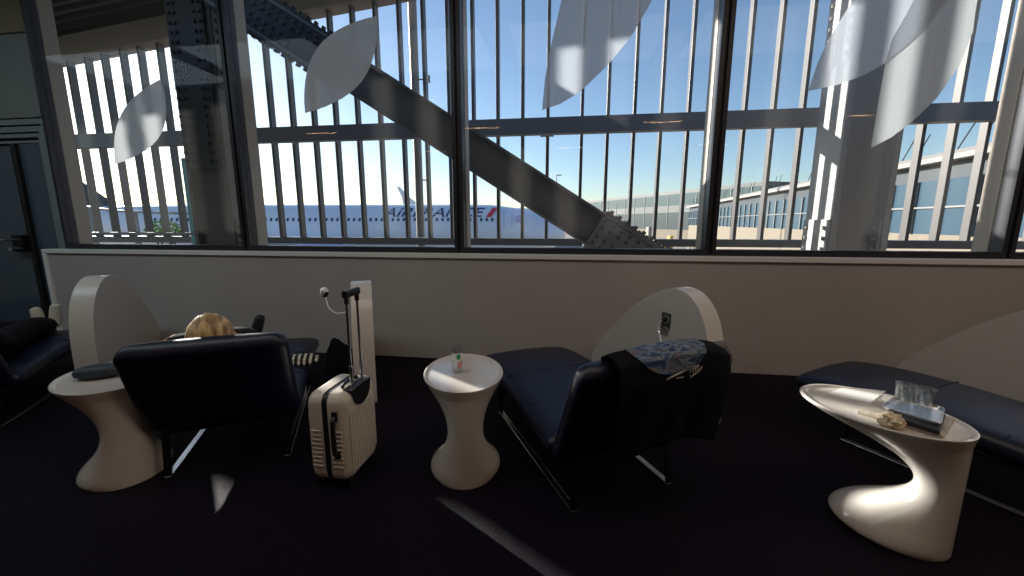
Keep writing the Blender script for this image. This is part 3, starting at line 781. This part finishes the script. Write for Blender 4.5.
# rounded tray
pts = [atZ(x, y, z2+.014) for x, y in ((881, 406), (893, 396.5), (945, 407), (942, 424))]
def round_poly(pts, r, n=5):
    out = []; N = len(pts)
    for i in range(N):
        p, a, b = pts[i], pts[i-1], pts[(i+1) % N]; u = (a-p).normalized()*r; v = (b-p).normalized()*r
        for k in range(n+1):
            t = k/n; out.append((p+u)*(1-t)**2+p*2*t*(1-t)+(p+v)*t*t)
    return out
rp = round_poly(pts, .025); cen = sum((q for q in rp), Vector())/len(rp)
bm = NB(); rings = []
for f, z in ((.9, z2), (.97, z2+.004), (1, z2+.014), (.97, z2+.014), (.93, z2+.006), (.05, z2+.006)): rings.append([(cen.x+(q.x-cen.x)*f, cen.y+(q.y-cen.y)*f, z) for q in rp])
loft(bm, rings); tag(link('serving_tray', bm, MT['steel'], None, ang=50), 'small shiny rounded tray on top of the black notebook', 'tray')
zt = z2+.0065
def tumbler(px, py, label, tilt, rx):
    p = atZ(px, py, zt); o = thing('tumbler', label, 'tumbler', (p.x, p.y, zt))
    bm = NB(); lathe(bm, [(.024, .001), (.026, .003), (.032, .072), (.0305, .072), (.0245, .010), (.003, .009)], 28); b = link('bowl', bm, MT['tumbler'], o)
    bm = NB(); lathe(bm, [(.003, .010), (.0238, .011), (.0262, .036), (.003, .037)], 24); link('drink', bm, MT['liquid'], o)
    return o
tumbler(903, 400, 'clear tumbler at the left on the shiny tray', 0, 0)
tumbler(923, 405, 'clear tumbler at the right on the shiny tray', 0, 0)
def crumple(name, px, py, z, r, h, m, label, cat, seed):
    p = atZ(px, py, z); bm = NB(); bmesh.ops.create_icosphere(bm, subdivisions=4, radius=1)
    for v in bm.verts:
        q = v.co*2.2+Vector((seed, 0, 0)); k = 1+.45*noise.noise(q)+.3*abs(noise.noise(q*2.3)); v.co *= k
        v.co = Vector((v.co.x*r, v.co.y*r*.85, max((v.co.z+.9)*h*.55, 0)))
    o = link(name, bm, m, None, ang=25); o.location = (p.x, p.y, z+.001); return tag(o, label, cat)
crumple('crumpled_wrapper', 888, 404, z2+.016, .026, .035, MT['tumbler'], 'crumpled clear wrapper left of the tumblers', 'wrapper', 3)
crumple('napkin', 891, 427, ZTOP, .034, .05, MT['napkin'], 'crumpled cream napkin in front of the tray', 'napkin', 9)
# ------------------------------------------------------------------ suitcase
_a = atZ(311.5, 481, .035); _b = atZ(349.5, 485, .035); SR = math.atan2(_b.y-_a.y, _b.x-_a.x)
_m = (_a+_b)/2; _n = Vector((-math.sin(SR), math.cos(SR), 0)); SX, SY = (_m+_n*.145).x, (_m+_n*.145).y

sc_ = thing('suitcase', 'white hard shell cabin suitcase with its pull handle raised', 'suitcase', (SX, SY, 0), SR)
def rrect(hx, hy, r, n=5):
    out = []
    for cx, cy, a0 in ((hx-r, hy-r, 0), (-hx+r, hy-r, PI/2), (-hx+r, -hy+r, PI), (hx-r, -hy+r, 1.5*PI)):
        for k in range(n+1):
            a = a0+PI/2*k/n; out.append((cx+r*math.cos(a), cy+r*math.sin(a)))
    return out
hw, zb_, zt_ = .145, .035, .475; zc_ = (zb_+zt_)/2; hz_ = (zt_-zb_)/2
def shell(x0, x1, face_out, name, label):
    bm = NB(); rings = []
    xs = [x0+(x1-x0)*t for t in (0, .15, .3, .45, .6, .7)] + [x1-(x1-x0)*f for f in (.2, .1, .04, .01, 0)]
    N = len(xs)
    for i, x in enumerate(xs):
        dd = abs(x1-x); r_ = .045
        ins = r_-math.sqrt(max(r_*r_-(r_-dd)**2, 0)) if dd < r_ else 0
        rings.append([(x, y, zc_+z) for y, z in rrect(hw-ins, hz_-ins, max(.05-ins*.5, .02))])
    last = rings[-1]
    loft(bm, rings)
    o = link(name, bm, MT['case'], sc_, ang=40)
    # raised ribs on the faces and sides
    bm = NB()
    for k in range(9):
        z = zc_-.14+k*.022
        box(bm, min(x0+(x1-x0)*.12, x1-(x1-x0)*.3), max(x0+(x1-x0)*.12, x1-(x1-x0)*.3), -hw-.003, -hw+.01, z, z+.009)
    for k in range(11):
        y = -.11+.022*k; xx = x1; box(bm, min(xx, xx+face_out*.003), max(xx, xx+face_out*.003)+.0, y-.005, y+.005, zb_+.06, zt_-.10)
    link('ribs', bm, MT['case'], o, smooth=False, bevel=.002)
    return o
s1 = shell(-.016, -.102, -1, 'front_shell', None); s2 = shell(.014, .102, 1, 'back_shell', None)
bm = NB(); loft(bm, [[(x, y, zc_+z) for y, z in rrect(hw-.004, hz_-.004, .05)] for x in (-.017, .015)]); link('zip_band', bm, MT['black'], sc_, ang=50)
bm = NB(); pth = spline([(.05, -hw-.001, .19), (.05, -hw-.018, .20), (.05, -hw-.022, .24), (.05, -hw-.022, .31), (.05, -hw-.018, .36), (.05, -hw-.001, .37)], 4); tube(bm, pth, .011, 10); box(bm, .036, .064, -hw-.008, -hw+.002, .355, .40); box(bm, .036, .064, -hw-.008, -hw+.002, .165, .20)
h_ = link('side_handle', bm, MT['black'], sc_, bevel=.003); h_['label'] = 'black side handle'
bm = NB(); tube(bm, spline([(.045, -.06, zt_), (.045, -.05, zt_+.014), (.045, .05, zt_+.014), (.045, .06, zt_)], 5), .008, 8); link('top_handle', bm, MT['black'], sc_)
# recess where the pull handle comes out, on the back shell's top edge
bm = NB(); pts_ = [(.1035, y, zt_-.012-.085*(1-(y/.085)**2)**.5 if abs(y) < .085 else zt_-.012) for y in [-.085+.17*k/16 for k in range(17)]]
extrude_poly(bm, pts_, (.003, 0, 0)); box(bm, .06, .1065, -.085, .085, zt_-.013, zt_+.003); link('handle_recess', bm, MT['black'], sc_, smooth=False)
HT = .925
hd2 = NB()
for y in (-.045, .045): tube(hd2, [(.085, y, zt_-.03), (.085, y, .58)], .0085, 10); tube(hd2, [(.085, y, .57), (.085, y, HT)], .0062, 10)
ph = link('pull_handle', hd2, MT['steel'], sc_); ph['label'] = 'raised chrome pull handle'
bm = NB(); rings = [[(.085+x, y, HT+z) for x, z in rrect(.013, .017, .009, 3)] for y in (-.058, -.054, .054, .058)]; loft(bm, rings)
for y in (-.045, .045): tube(bm, [(.085, y, HT-.045), (.085, y, HT)], .0105, 10)
link('grip', bm, MT['black'], ph)
for x in (-.07, .07):
    for y in (-.10, .10):
        bm = NB(); box(bm, x-.022, x+.022, y-.02, y+.02, .034, .06); w_ = link('wheel_bracket', bm, MT['black'], sc_, smooth=False, bevel=.006)
        for q in (-.013, .013):
            bm = NB(); lathe(bm, [(.006, -.008), (.02, -.007), (.022, -.004), (.022, .004), (.02, .007), (.006, .008)], 20, Matrix.Translation((x+q, y, .0222)) @ Matrix.Rotation(PI/2, 4, 'Y')); link('wheel', bm, MT['rubber'], w_)
# ------------------------------------------------------------------ people
def skin_mesh(name, chains, m, parent, sub=2, M4=None, ang=180):
    """chains: list of polylines [(x,y,z,r), ...]; vertices at the same place are merged; first vertex is the root"""
    verts = []; edges = []; rad = []; idx = {}
    for ch in chains:
        prev = None
        for (x, y, z, r) in ch:
            key = (round(x, 4), round(y, 4), round(z, 4))
            if key not in idx: idx[key] = len(verts); verts.append((x, y, z)); rad.append(r)
            i = idx[key]
            if prev is not None and prev != i: edges.append((prev, i))
            prev = i
    me = bpy.data.meshes.new(name); me.from_pydata(verts, edges, []); 
    o = bpy.data.objects.new(name, me); COL.objects.link(o)
    md = o.modifiers.new('skin', 'SKIN'); md.use_smooth_shade = True
    lay = me.skin_vertices[0].data if me.skin_vertices else None
    if lay is None: return o
    for i, r in enumerate(rad):
        rr_ = r if isinstance(r, tuple) else (r, r)
        lay[i].radius = rr_; lay[i].use_root = (i == 0)
    s = o.modifiers.new('sub', 'SUBSURF'); s.levels = sub; s.render_levels = sub
    bpy.context.view_layer.update()
    dg = bpy.context.evaluated_depsgraph_get()
    me2 = bpy.data.meshes.new_from_object(o.evaluated_get(dg)); bpy.data.objects.remove(o); bpy.data.meshes.remove(me)
    me2.name = name; me2.materials.clear(); me2.materials.append(m)
    for p in me2.polygons: p.use_smooth = True
    o = bpy.data.objects.new(name, me2); COL.objects.link(o)
    if parent: o.parent = parent
    return o
def hand(side, wx, wy, wz, dirx):
    """palm lying flat on the tummy, five bent fingers; dirx = direction the fingers point (+1/-1 in x)"""
    ch = []; P0 = (wx, wy, wz, .021); P1 = (wx+dirx*.045, wy+.005, wz+.004, .026); P2 = (wx+dirx*.085, wy+.006, wz+.002, .024)
    ch.append([P0, P1, P2])
    for k, (dy, L) in enumerate(((-.033, .062), (-.011, .074), (.012, .07), (.034, .055))):
        b = (wx+dirx*.092, wy+.006+dy, wz, .0095)
        ch.append([P2, b, (b[0]+dirx*L*.45, b[1]*1.0+dy*.15, wz-.004, .0088), (b[0]+dirx*L*.78, b[1]+dy*.2, wz-.016, .008), (b[0]+dirx*L, b[1]+dy*.22, wz-.03, .007)])
    ch.append([P1, (wx+dirx*.06, wy-.045, wz+.002, .011), (wx+dirx*.09, wy-.062, wz-.006, .0095), (wx+dirx*.112, wy-.066, wz-.014, .008)])
    return ch
def lying_person(name, label, key, feet, head=True):
    """everything in the chaise's own frame: y runs from the backrest toward the foot"""
    Tm = chaise_T(key) @ Matrix.Rotation(feet.get('turn', 0), 4, 'Z'); o = thing(name, label, 'person'); o.matrix_world = Tm
    pelvis = (0, .43, .415, .13); belly = (0, .31, .50, .115); chest = (0, .21, .60, .13); up_ = (0, .17, .665, .10)
    neck = (0, .185, .715, .05); 
    hc = Vector((-.09, .19, .655)) if False else Vector((0, .20, .775))
    lx = .095
    def leg(s): 
        kx, kz = feet[s]['knee']; ax, ay, az = feet[s]['ankle']
        return [pelvis, (s*lx, .47, .41, .085), ((s*lx+kx)/2, .68, (.41+kz)/2, .078), (kx, .90, kz, .058), ((kx+ax)/2, (.90+ay)/2-.04, (kz+az)/2+.008, .056), (ax, ay-.03, az, .036), (ax, ay+.015, az-.012, .036), (ax+feet[s]['out']*.02, ay+.035, az+.06, .034), (ax+feet[s]['out']*.045, ay+.04, az+.13, .030), (ax+feet[s]['out']*.055, ay+.035, az+.165, .022)]
    def arm(s): return [up_, (s*.15, .19, .65, .055), (s*.215, .30, .53, .045), (s*.235, .40, .455, .038), (s*.14, .45, .535, .031), (s*.075, .455, .555, .023)]
    body = [[pelvis, belly, chest, up_, neck], leg(-1), leg(1), arm(-1), arm(1)]
    hands = hand(-1, -.075, .455, .555, 1) + hand(1, .075, .475, .56, -1)
    hands = [[tuple(q) for q in c] for c in hands]
    # join the hands to the arms
    body[4] = body[4][:-1] + [(.075, .475, .56, .023)]
    b = skin_mesh('body', body+hands, MT['skin'], None, 2)
    # head with a face joined into the body mesh
    bm = NB(); bm.from_mesh(b.data)
    hb = NB(); bmesh.ops.create_uvsphere(hb, u_segments=40, v_segments=28, radius=1)
    for v in hb.verts:
        x, y, z = v.co          # face looks along +y (before tilting), z up
        w = .072*(1-.18*max(0, -z)**1.2); dy = .092; hz = .112
        nx, ny, nz = x*w, y*dy, z*hz
        if y > .3:
            nose = math.exp(-((x/.16)**2+((z+.12)/.28)**2)); ny += .024*nose*(1 if z < .25 else .5)
            for ex in (-.42, .42): ny -= .012*math.exp(-(((x-ex)/.2)**2+((z-.06)/.14)**2))
            ny += .008*math.exp(-((x/.32)**2+((z+.48)/.08)**2)); ny -= .006*math.exp(-((x/.3)**2+((z+.56)/.04)**2)); ny += .010*math.exp(-((x/.3)**2+((z+.85)/.15)**2))
        ear = math.exp(-(((y+.02)/.14)**2+((z+.02)/.22)**2)); nx += math.copysign(.018*ear, x) if abs(x) > .85 else 0
        v.co = Vector((nx, ny, nz))
    HT_ = Matrix.Translation((0, .175, .80)) @ Matrix.Rotation(math.radians(-25), 4, 'X')
    HT_ = Matrix.Translation(feet['head']) @ Matrix.Rotation(math.radians(20), 4, 'X')
    mesh_h = bpy.data.meshes.new('tmp'); hb.to_mesh(mesh_h); hb.free(); mesh_h.transform(HT_); bm.from_mesh(mesh_h); bpy.data.meshes.remove(mesh_h)
    b2 = link(name, bm, MT['skin'], None, ang=180); bpy.data.objects.remove(b)
    body_o = b2; body_o.name = 'body'; body_o.parent = o
    # clothes
    def grow(chain, k, a=0, bnd=None): return [(x, y, z, r+k) for x, y, z, r in chain[a:bnd]]
    skin_mesh('trousers', [[(pelvis[0], pelvis[1], pelvis[2], pelvis[3]+.016), (0, .37, .46, .125)], grow(leg(-1), .016, 0, 6), grow(leg(1), .016, 0, 6)], MT['trousers'], o)
    skin_mesh('sweater', [[(0, .425, .43, .142), (0, .36, .47, .14), (belly[0], belly[1], belly[2], .13), (chest[0], chest[1], chest[2], .145), (up_[0], up_[1], up_[2], .11)], grow(arm(-1), .012, 0, 5), grow(arm(1), .012, 0, 5)], MT['top'], o)
    for s in (-1, 1):
        L = leg(s); nm, m_ = feet['wear']
        skin_mesh(nm, [grow(L, .009, 5)], m_, o)
        if nm == 'shoe':
            pass
    if feet.get('hair'):
        hb = NB(); bmesh.ops.create_uvsphere(hb, u_segments=48, v_segments=32, radius=1)
        dl = []
        for v in hb.verts:
            x, y, z = v.co; n = noise.noise(Vector((x*5, y*2.5, z*2.5)))*.05 + noise.noise(Vector((x*18, y*4, z*4)))*.035
            k = 1.10+n
            if y > .25 and z < .55: k = .80
            v.co = Vector((x*.094*k, y*.108*k-.006, z*.128*k if z > 0 else z*.15*k))
        me_h = bpy.data.meshes.new('hair'); hb.to_mesh(me_h); hb.free(); me_h.transform(HT_)
        me_h.materials.append(feet['hair'])
        for p_ in me_h.polygons: p_.use_smooth = True
        ho = bpy.data.objects.new('hair', me_h); COL.objects.link(ho); ho.parent = o
    return o
def hair_mat():
    m = mat('blond_hair', (.52, .33, .14, 1), .5, spec=.3); nt = m.node_tree; b = nt.nodes['Principled BSDF']
    tc = nt.nodes.new('ShaderNodeTexCoord'); n = nt.nodes.new('ShaderNodeTexNoise'); n.inputs['Scale'].default_value = 26; n.inputs['Detail'].default_value = 5; n.inputs['Distortion'].default_value = .6
    mp = nt.nodes.new('ShaderNodeMapping'); mp.inputs['Scale'].default_value = (1.6, .5, .28); mp.inputs['Rotation'].default_value = (0, .2, .3)
    nt.links.new(tc.outputs['Object'], mp.inputs[0]); nt.links.new(mp.outputs[0], n.inputs['Vector'])
    r = nt.nodes.new('ShaderNodeValToRGB'); r.color_ramp.elements[0].position = .32; r.color_ramp.elements[1].position = .68
    r.color_ramp.elements[0].color = (.22, .12, .05, 1); r.color_ramp.elements[1].color = (.80, .56, .28, 1)
    nt.links.new(n.outputs['Fac'], r.inputs[0]); nt.links.new(r.outputs[0], b.inputs['Base Color'])
    bp = nt.nodes.new('ShaderNodeBump'); bp.inputs['Strength'].default_value = .6; bp.inputs['Distance'].default_value = .01; nt.links.new(n.outputs['Fac'], bp.inputs['Height']); nt.links.new(bp.outputs[0], b.inputs['Normal'])
    return m
fA = {-1: {'knee': (-.10, .52), 'ankle': (-.10, 1.28, .42), 'out': -1}, 1: {'knee': (.10, .44), 'ankle': (.10, 1.33, .37), 'out': 1}, 'head': (-.005, .215, .665), 'turn': math.radians(9), 'wear': ('shoe', MT['shoe']), 'hair': hair_mat()}
lying_person('person', 'person with blond hair lying on the left chaise, seen from behind its backrest', 'A', fA)
fD = {-1: {'knee': (-.10, .46), 'ankle': (-.055, 1.30, .385), 'out': -.4}, 1: {'knee': (.10, .47), 'ankle': (.025, 1.32, .40), 'out': .3}, 'head': (0, .20, .76), 'wear': ('sock', MT['sock']), 'hair': mat('dark_brown_hair', (.03, .018, .01, 1), .5, vary=.4, vscale=40)}
pD = lying_person('person', 'person in dark trousers and white socks lying at the left edge', 'D', fD)
# striped throw and dark bag by chaise A
TA = chaise_T('A'); TB_ = chaise_T('B')
def striped():
    m = mat('striped_cloth', (.6, .55, .45, 1), .9); nt = m.node_tree; b = nt.nodes['Principled BSDF']
    tc = nt.nodes.new('ShaderNodeTexCoord'); w = nt.nodes.new('ShaderNodeTexWave'); w.inputs['Scale'].default_value = 9; w.inputs['Distortion'].default_value = 1.5
    nt.links.new(tc.outputs['Object'], w.inputs['Vector']); r = nt.nodes.new('ShaderNodeValToRGB'); r.color_ramp.interpolation = 'CONSTANT'
    r.color_ramp.elements[0].color = (.012, .012, .014, 1); r.color_ramp.elements[1].position = .6; r.color_ramp.elements[1].color = (.62, .56, .46, 1)
    nt.links.new(w.outputs['Fac'], r.inputs[0]); nt.links.new(r.outputs[0], b.inputs['Base Color']); return m
def blob(name, loc, sx, sy, sz, m, label, cat, seed, rz=0, amp=.3):
    bm = NB(); bmesh.ops.create_icosphere(bm, subdivisions=4, radius=1)
    for v in bm.verts:
        q = v.co*1.6+Vector((seed, seed*.3, 0)); k = 1+amp*noise.noise(q)+amp*.5*noise.noise(q*2.7); v.co *= k
        v.co = Vector((v.co.x*sx, v.co.y*sy, max((v.co.z+.75)*sz, 0)))
    o = link(name, bm, m, None, ang=180); o.location = loc; o.rotation_euler = (0, 0, rz); return tag(o, label, cat)
q = atZ(303, 360, .35); blob('scarf', (q.x, q.y, .325), .10, .07, .035, striped(), 'black and cream striped scarf lying on the left chaise seat', 'scarf', 2, .5)
q = atZ(342, 372, .0); 
q = Vector((-1.60, 2.52, 0)); blob('handbag', (q.x, q.y, 0), .10, .10, .25, MT['cloth'], 'soft black bag on the floor behind the suitcase', 'bag', 5, .4, .25)
# dark shirt over backrest B (built in the chaise frame)
sh_o = thing('shirt', 'dark shirt with a colourful front print draped over the middle backrest', 'shirt'); sh_o.matrix_world = TB_
# path from the front of the backrest over its top and down the rear
def drape(u, v):
    """u across (-1..1), v along 0..1 : front -> top -> rear hem"""
    path = [(.085, .60), (.045, .68), (.015, .745), (-.035, .768), (-.085, .74), (-.10, .66), (-.085, .56), (-.07, .46), (-.06, .37)]
    k = v*(len(path)-1); i = min(int(k), len(path)-2); t = k-i
    y = path[i][0]*(1-t)+path[i+1][0]*t; z = path[i][1]*(1-t)+path[i+1][1]*t
    x = .045+u*(.245+.02*math.sin(v*3))
    w = noise.noise(Vector((x*7, v*3, 1.7)))*.014 + .006*math.sin(x*40+v*3)*v
    hem = .05*noise.noise(Vector((x*5, 3, 0)))*v
    s = -1 if v > .4 else 1
    return Vector((x, y+(w-.006)*(1 if v > .4 else -1)*1.0 - (.008 if v > .4 else -.008), z+hem+(.008 if .2 < v < .6 else 0)-.02*abs(u)**4))
def grid(bm, fn, nu, nv, u0=-1, u1=1, v0=0, v1=1):
    g = [[bm.verts.new(fn(u0+(u1-u0)*i/nu, v0+(v1-v0)*j/nv)) for i in range(nu+1)] for j in range(nv+1)]
    for j in range(nv):
        for i in range(nu): bm.faces.new((g[j][i], g[j][i+1], g[j+1][i+1], g[j+1][i]))
bm = NB(); grid(bm, drape, 44, 48); so = link('fabric', bm, MT['cloth'], sh_o, ang=180)
sd = so.modifiers.new('thick', 'SOLIDIFY'); sd.thickness = .006
def print_mat():
    m = mat('shirt_print', (.1, .1, .1, 1), .8); nt = m.node_tree; b = nt.nodes['Principled BSDF']
    tc = nt.nodes.new('ShaderNodeTexCoord'); n = nt.nodes.new('ShaderNodeTexNoise'); n.inputs['Scale'].default_value = 17; n.inputs['Detail'].default_value = 5; n.inputs['Distortion'].default_value = 1.2
    mp = nt.nodes.new('ShaderNodeMapping'); mp.inputs['Scale'].default_value = (.55, 1, 1.6)
    nt.links.new(tc.outputs['Object'], mp.inputs[0]); nt.links.new(mp.outputs[0], n.inputs['Vector'])
    r = nt.nodes.new('ShaderNodeValToRGB'); e = r.color_ramp.elements
    e[0].position = .0; e[0].color = (.008, .01, .02, 1); e[1].position = .40; e[1].color = (.015, .035, .09, 1)
    for pos, c in ((.46, (.045, .10, .21, 1)), (.52, (.22, .25, .28, 1)), (.56, (.03, .05, .1, 1)), (.63, (.16, .18, .2, 1)), (.68, (.30, .03, .03, 1)), (.72, (.02, .02, .03, 1))):
        k = e.new(pos); k.color = c
    nt.links.new(n.outputs['Fac'], r.inputs[0]); nt.links.new(r.outputs[0], b.inputs['Base Color']); return m
def lift(fn, h):
    def f(u, v):
        p = fn(u, v); a = fn(u+.01, v)-p; b = fn(u, v+.01)-p; n = a.cross(b).normalized(); n = n if n.y < 0 or n.z > 0 else -n
        return p + n*h
    return f
dl = lift(drape, .006)
bm = NB()
# blob-shaped print, wider at the top
nu, nv = 30, 22
def pr(u, v): 
    lim = .62*math.sqrt(max(0, 1-(v*1.0)**2.6))+.05
    return dl(-.06+u*lim, .32+v*.28)
grid(bm, pr, nu, nv)
pt_ = link('printed_graphic', bm, print_mat(), sh_o, ang=180); pt_['label'] = 'blue, white and red printed graphic'
bm = NB()
def stroke(pts, w):
    P = [dl(u, v) for u, v in pts]; P = spline(P, 4)
    tube(bm, P, [w*math.sin(PI*(i+.5)/len(P))**.5 for i in range(len(P))], 6)
stroke2 = lambda pts, w: stroke([(u*.8+.06, v+.055) for u, v in pts], w)
stroke2([(-.66, .60), (-.5, .62), (-.38, .57), (-.2, .545), (.0, .535)], .0042); stroke2([(-.5, .655), (-.4, .62), (-.22, .575), (-.02, .56)], .0035)
for k in range(7): stroke2([(.04+.055*k, .60-.006*k), (.055+.055*k, .575-.006*k), (.085+.055*k, .57-.006*k), (.075+.055*k, .60-.006*k)], .0022)
for k in range(4): stroke2([(.12+.06*k, .565-.006*k), (.13+.06*k, .54-.006*k), (.165+.06*k, .54-.006*k)], .0022)
sw = link('white_strokes', bm, mat('white_ink', (.55, .52, .46, 1), .8), sh_o); sw['label'] = 'cream swash and lettering strokes'
# grey cap-like cloth on the right corner of backrest B
q = TB_ @ Vector((.335, -.02, .615)); bb = blob('folded_cloth', (q.x, q.y, q.z), .055, .05, .075, MT['greycloth'], 'small grey folded cloth hooked on the middle backrest corner', 'cloth', 4, RZ, .25)
# charging cable from outlet B down onto the shirt
PBm = Matrix.Translation((*PX['B'], 0)) @ Matrix.Rotation(RZ, 4, 'Z')
c0 = PBm @ Vector((-.092, .37, .615))
c_end = TB_ @ (dl(.0, .33)+Vector((0, 0, .006)))
mids = [c0, c0+Vector((-.035, -.02, -.01)), c0+Vector((-.05, -.06, -.06)), (c0*.5+c_end*.5)+Vector((-.02, 0, -.02)), c_end]
bm = NB(); tube(bm, spline(mids, 6), .003, 8)
cb = thing('charging_cable', 'thin white charging cable hanging from the outlet onto the shirt', 'cable')
link('cord', bm, MT['whiteplastic'], cb)
bm = NB(); lathe(bm, [(.004, -.012), (.014, -.01), (.016, .0), (.014, .03), (.004, .034)], 14, Matrix.Translation(c0) @ Matrix.Rotation(RZ, 4, 'Z') @ Matrix.Rotation(-PI/2, 4, 'Y') @ Matrix.Translation((0, 0, -.015))); link('plug', bm, MT['black'], cb)
# ------------------------------------------------------------------ ceiling lamps in the lounge (behind the camera), then added fill panels
LMP = [(-6.0, -2.4), (-2.0, -2.4), (2.0, -2.4), (6.0, -2.4), (-4, -5.2), (0, -5.2), (4, -5.2)]
em = emis('warm_lamp_glass', (1, .42, .14, 1), 2.5)
base = None
for x, y in LMP:
    if base is None:
        base = thing('ceiling_lamp', 'warm linear ceiling lamp of the lounge', 'ceiling lamp', (x, y, ZC), 0, 'warm ceiling lamps of the lounge')
        bm = NB(); box(bm, -.42, .42, -.06, .06, -.34, -.26); link('housing', bm, MT['blacksteel'], base, smooth=False, bevel=.01)
        bm = NB(); box(bm, -.40, .40, -.045, .045, -.352, -.341); link('diffuser', bm, em, base, smooth=False)
        for q in (-.35, .35):
            bm = NB(); tube(bm, [(q, 0, -.26), (q, 0, -.001)], .006, 6); link('suspension_rod', bm, MT['blacksteel'], base)
    else:
        c = copy_tree(base); c.location = (x, y, ZC)
    ld = bpy.data.lights.new('lamp_light', 'AREA'); ld.shape = 'RECTANGLE'; ld.size = .8; ld.size_y = .09; ld.energy = 4; ld.color = (1, .62, .34)
    lo = bpy.data.objects.new('lamp_light', ld); COL.objects.link(lo); lo.location = (x, y, ZC-.36)
fill0 = None
for x in (-7, -4.6, -2.2, .2, 2.6, 5.0, 7.4):  # unseen fill panels added to brighten the room, cool at left, warm at right
    if fill0 is None:
        fill0 = thing('ceiling_fill_panel', 'broad added fill panel under the lounge ceiling', 'fill light', (x, .9, ZC), 0, 'added ceiling fill panels')
        bm = NB()
        for q in ((-1.04, 1.04, -.74, -.70), (-1.04, 1.04, .70, .74), (-1.04, -1.0, -.70, .70), (1.0, 1.04, -.70, .70)): box(bm, *q, -.03, -.0005)
        link('trim_frame', bm, MT['greypanel'], fill0, smooth=False, bevel=.004)
        bm = NB(); box(bm, -.999, .999, -.699, .699, -.012, -.001); link('diffuser', bm, emis('fill_diffuser', (1, .92, .84, 1), .4), fill0, smooth=False)
    else:
        c = copy_tree(fill0); c.location = (x, .9, ZC)
    ld = bpy.data.lights.new('ceiling_fill_light', 'AREA'); ld.shape = 'RECTANGLE'; ld.size = 2.0; ld.size_y = 1.4; ld.energy = 17 if x < -3 else 12.5; ld.color = (.66, .88, 1.0) if x < -3 else ((.9, .97, 1) if x < 0 else (1, .80, .60))
    lo = bpy.data.objects.new('ceiling_fill_light', ld); COL.objects.link(lo); lo.location = (x, .9, ZC-.035)
# ------------------------------------------------------------------ sun and sky
SUN_EL = math.radians(17.25); 
sd_h = Vector((-.843, .538, 0)).normalized()
sv = (sd_h*math.cos(SUN_EL)+Vector((0, 0, math.sin(SUN_EL)))).normalized()
sl = bpy.data.lights.new('sun', 'SUN'); sl.energy = 12.5; sl.angle = math.radians(.53); sl.color = (1, .93, .82)
so_ = bpy.data.objects.new('sun', sl); COL.objects.link(so_); so_.rotation_euler = sv.to_track_quat('Z', 'Y').to_euler()
W = bpy.data.worlds.new('sky'); SC.world = W; W.use_nodes = True; nt = W.node_tree
bg = nt.nodes['Background']; sky = nt.nodes.new('ShaderNodeTexSky'); sky.sky_type = 'NISHITA'; sky.sun_disc = False
sky.sun_elevation = SUN_EL; sky.sun_rotation = math.atan2(sd_h.x, sd_h.y); sky.altitude = 100; sky.air_density = 1.0; sky.dust_density = .45; sky.ozone_density = 2.0
nt.links.new(sky.outputs[0], bg.inputs[0]); bg.inputs[1].default_value = .19
# ------------------------------------------------------------------ output look
SC.view_settings.view_transform = 'Standard'; SC.view_settings.look = 'None'; SC.view_settings.gamma = 1; SC.view_settings.exposure = 0
SC.view_settings.use_curve_mapping = False
SC.cycles.use_denoising = True
SC.cycles.max_bounces = 10; SC.cycles.transparent_max_bounces = 24; SC.cycles.sample_clamp_indirect = 6
SC.cycles.caustics_reflective = False; SC.cycles.caustics_refractive = False
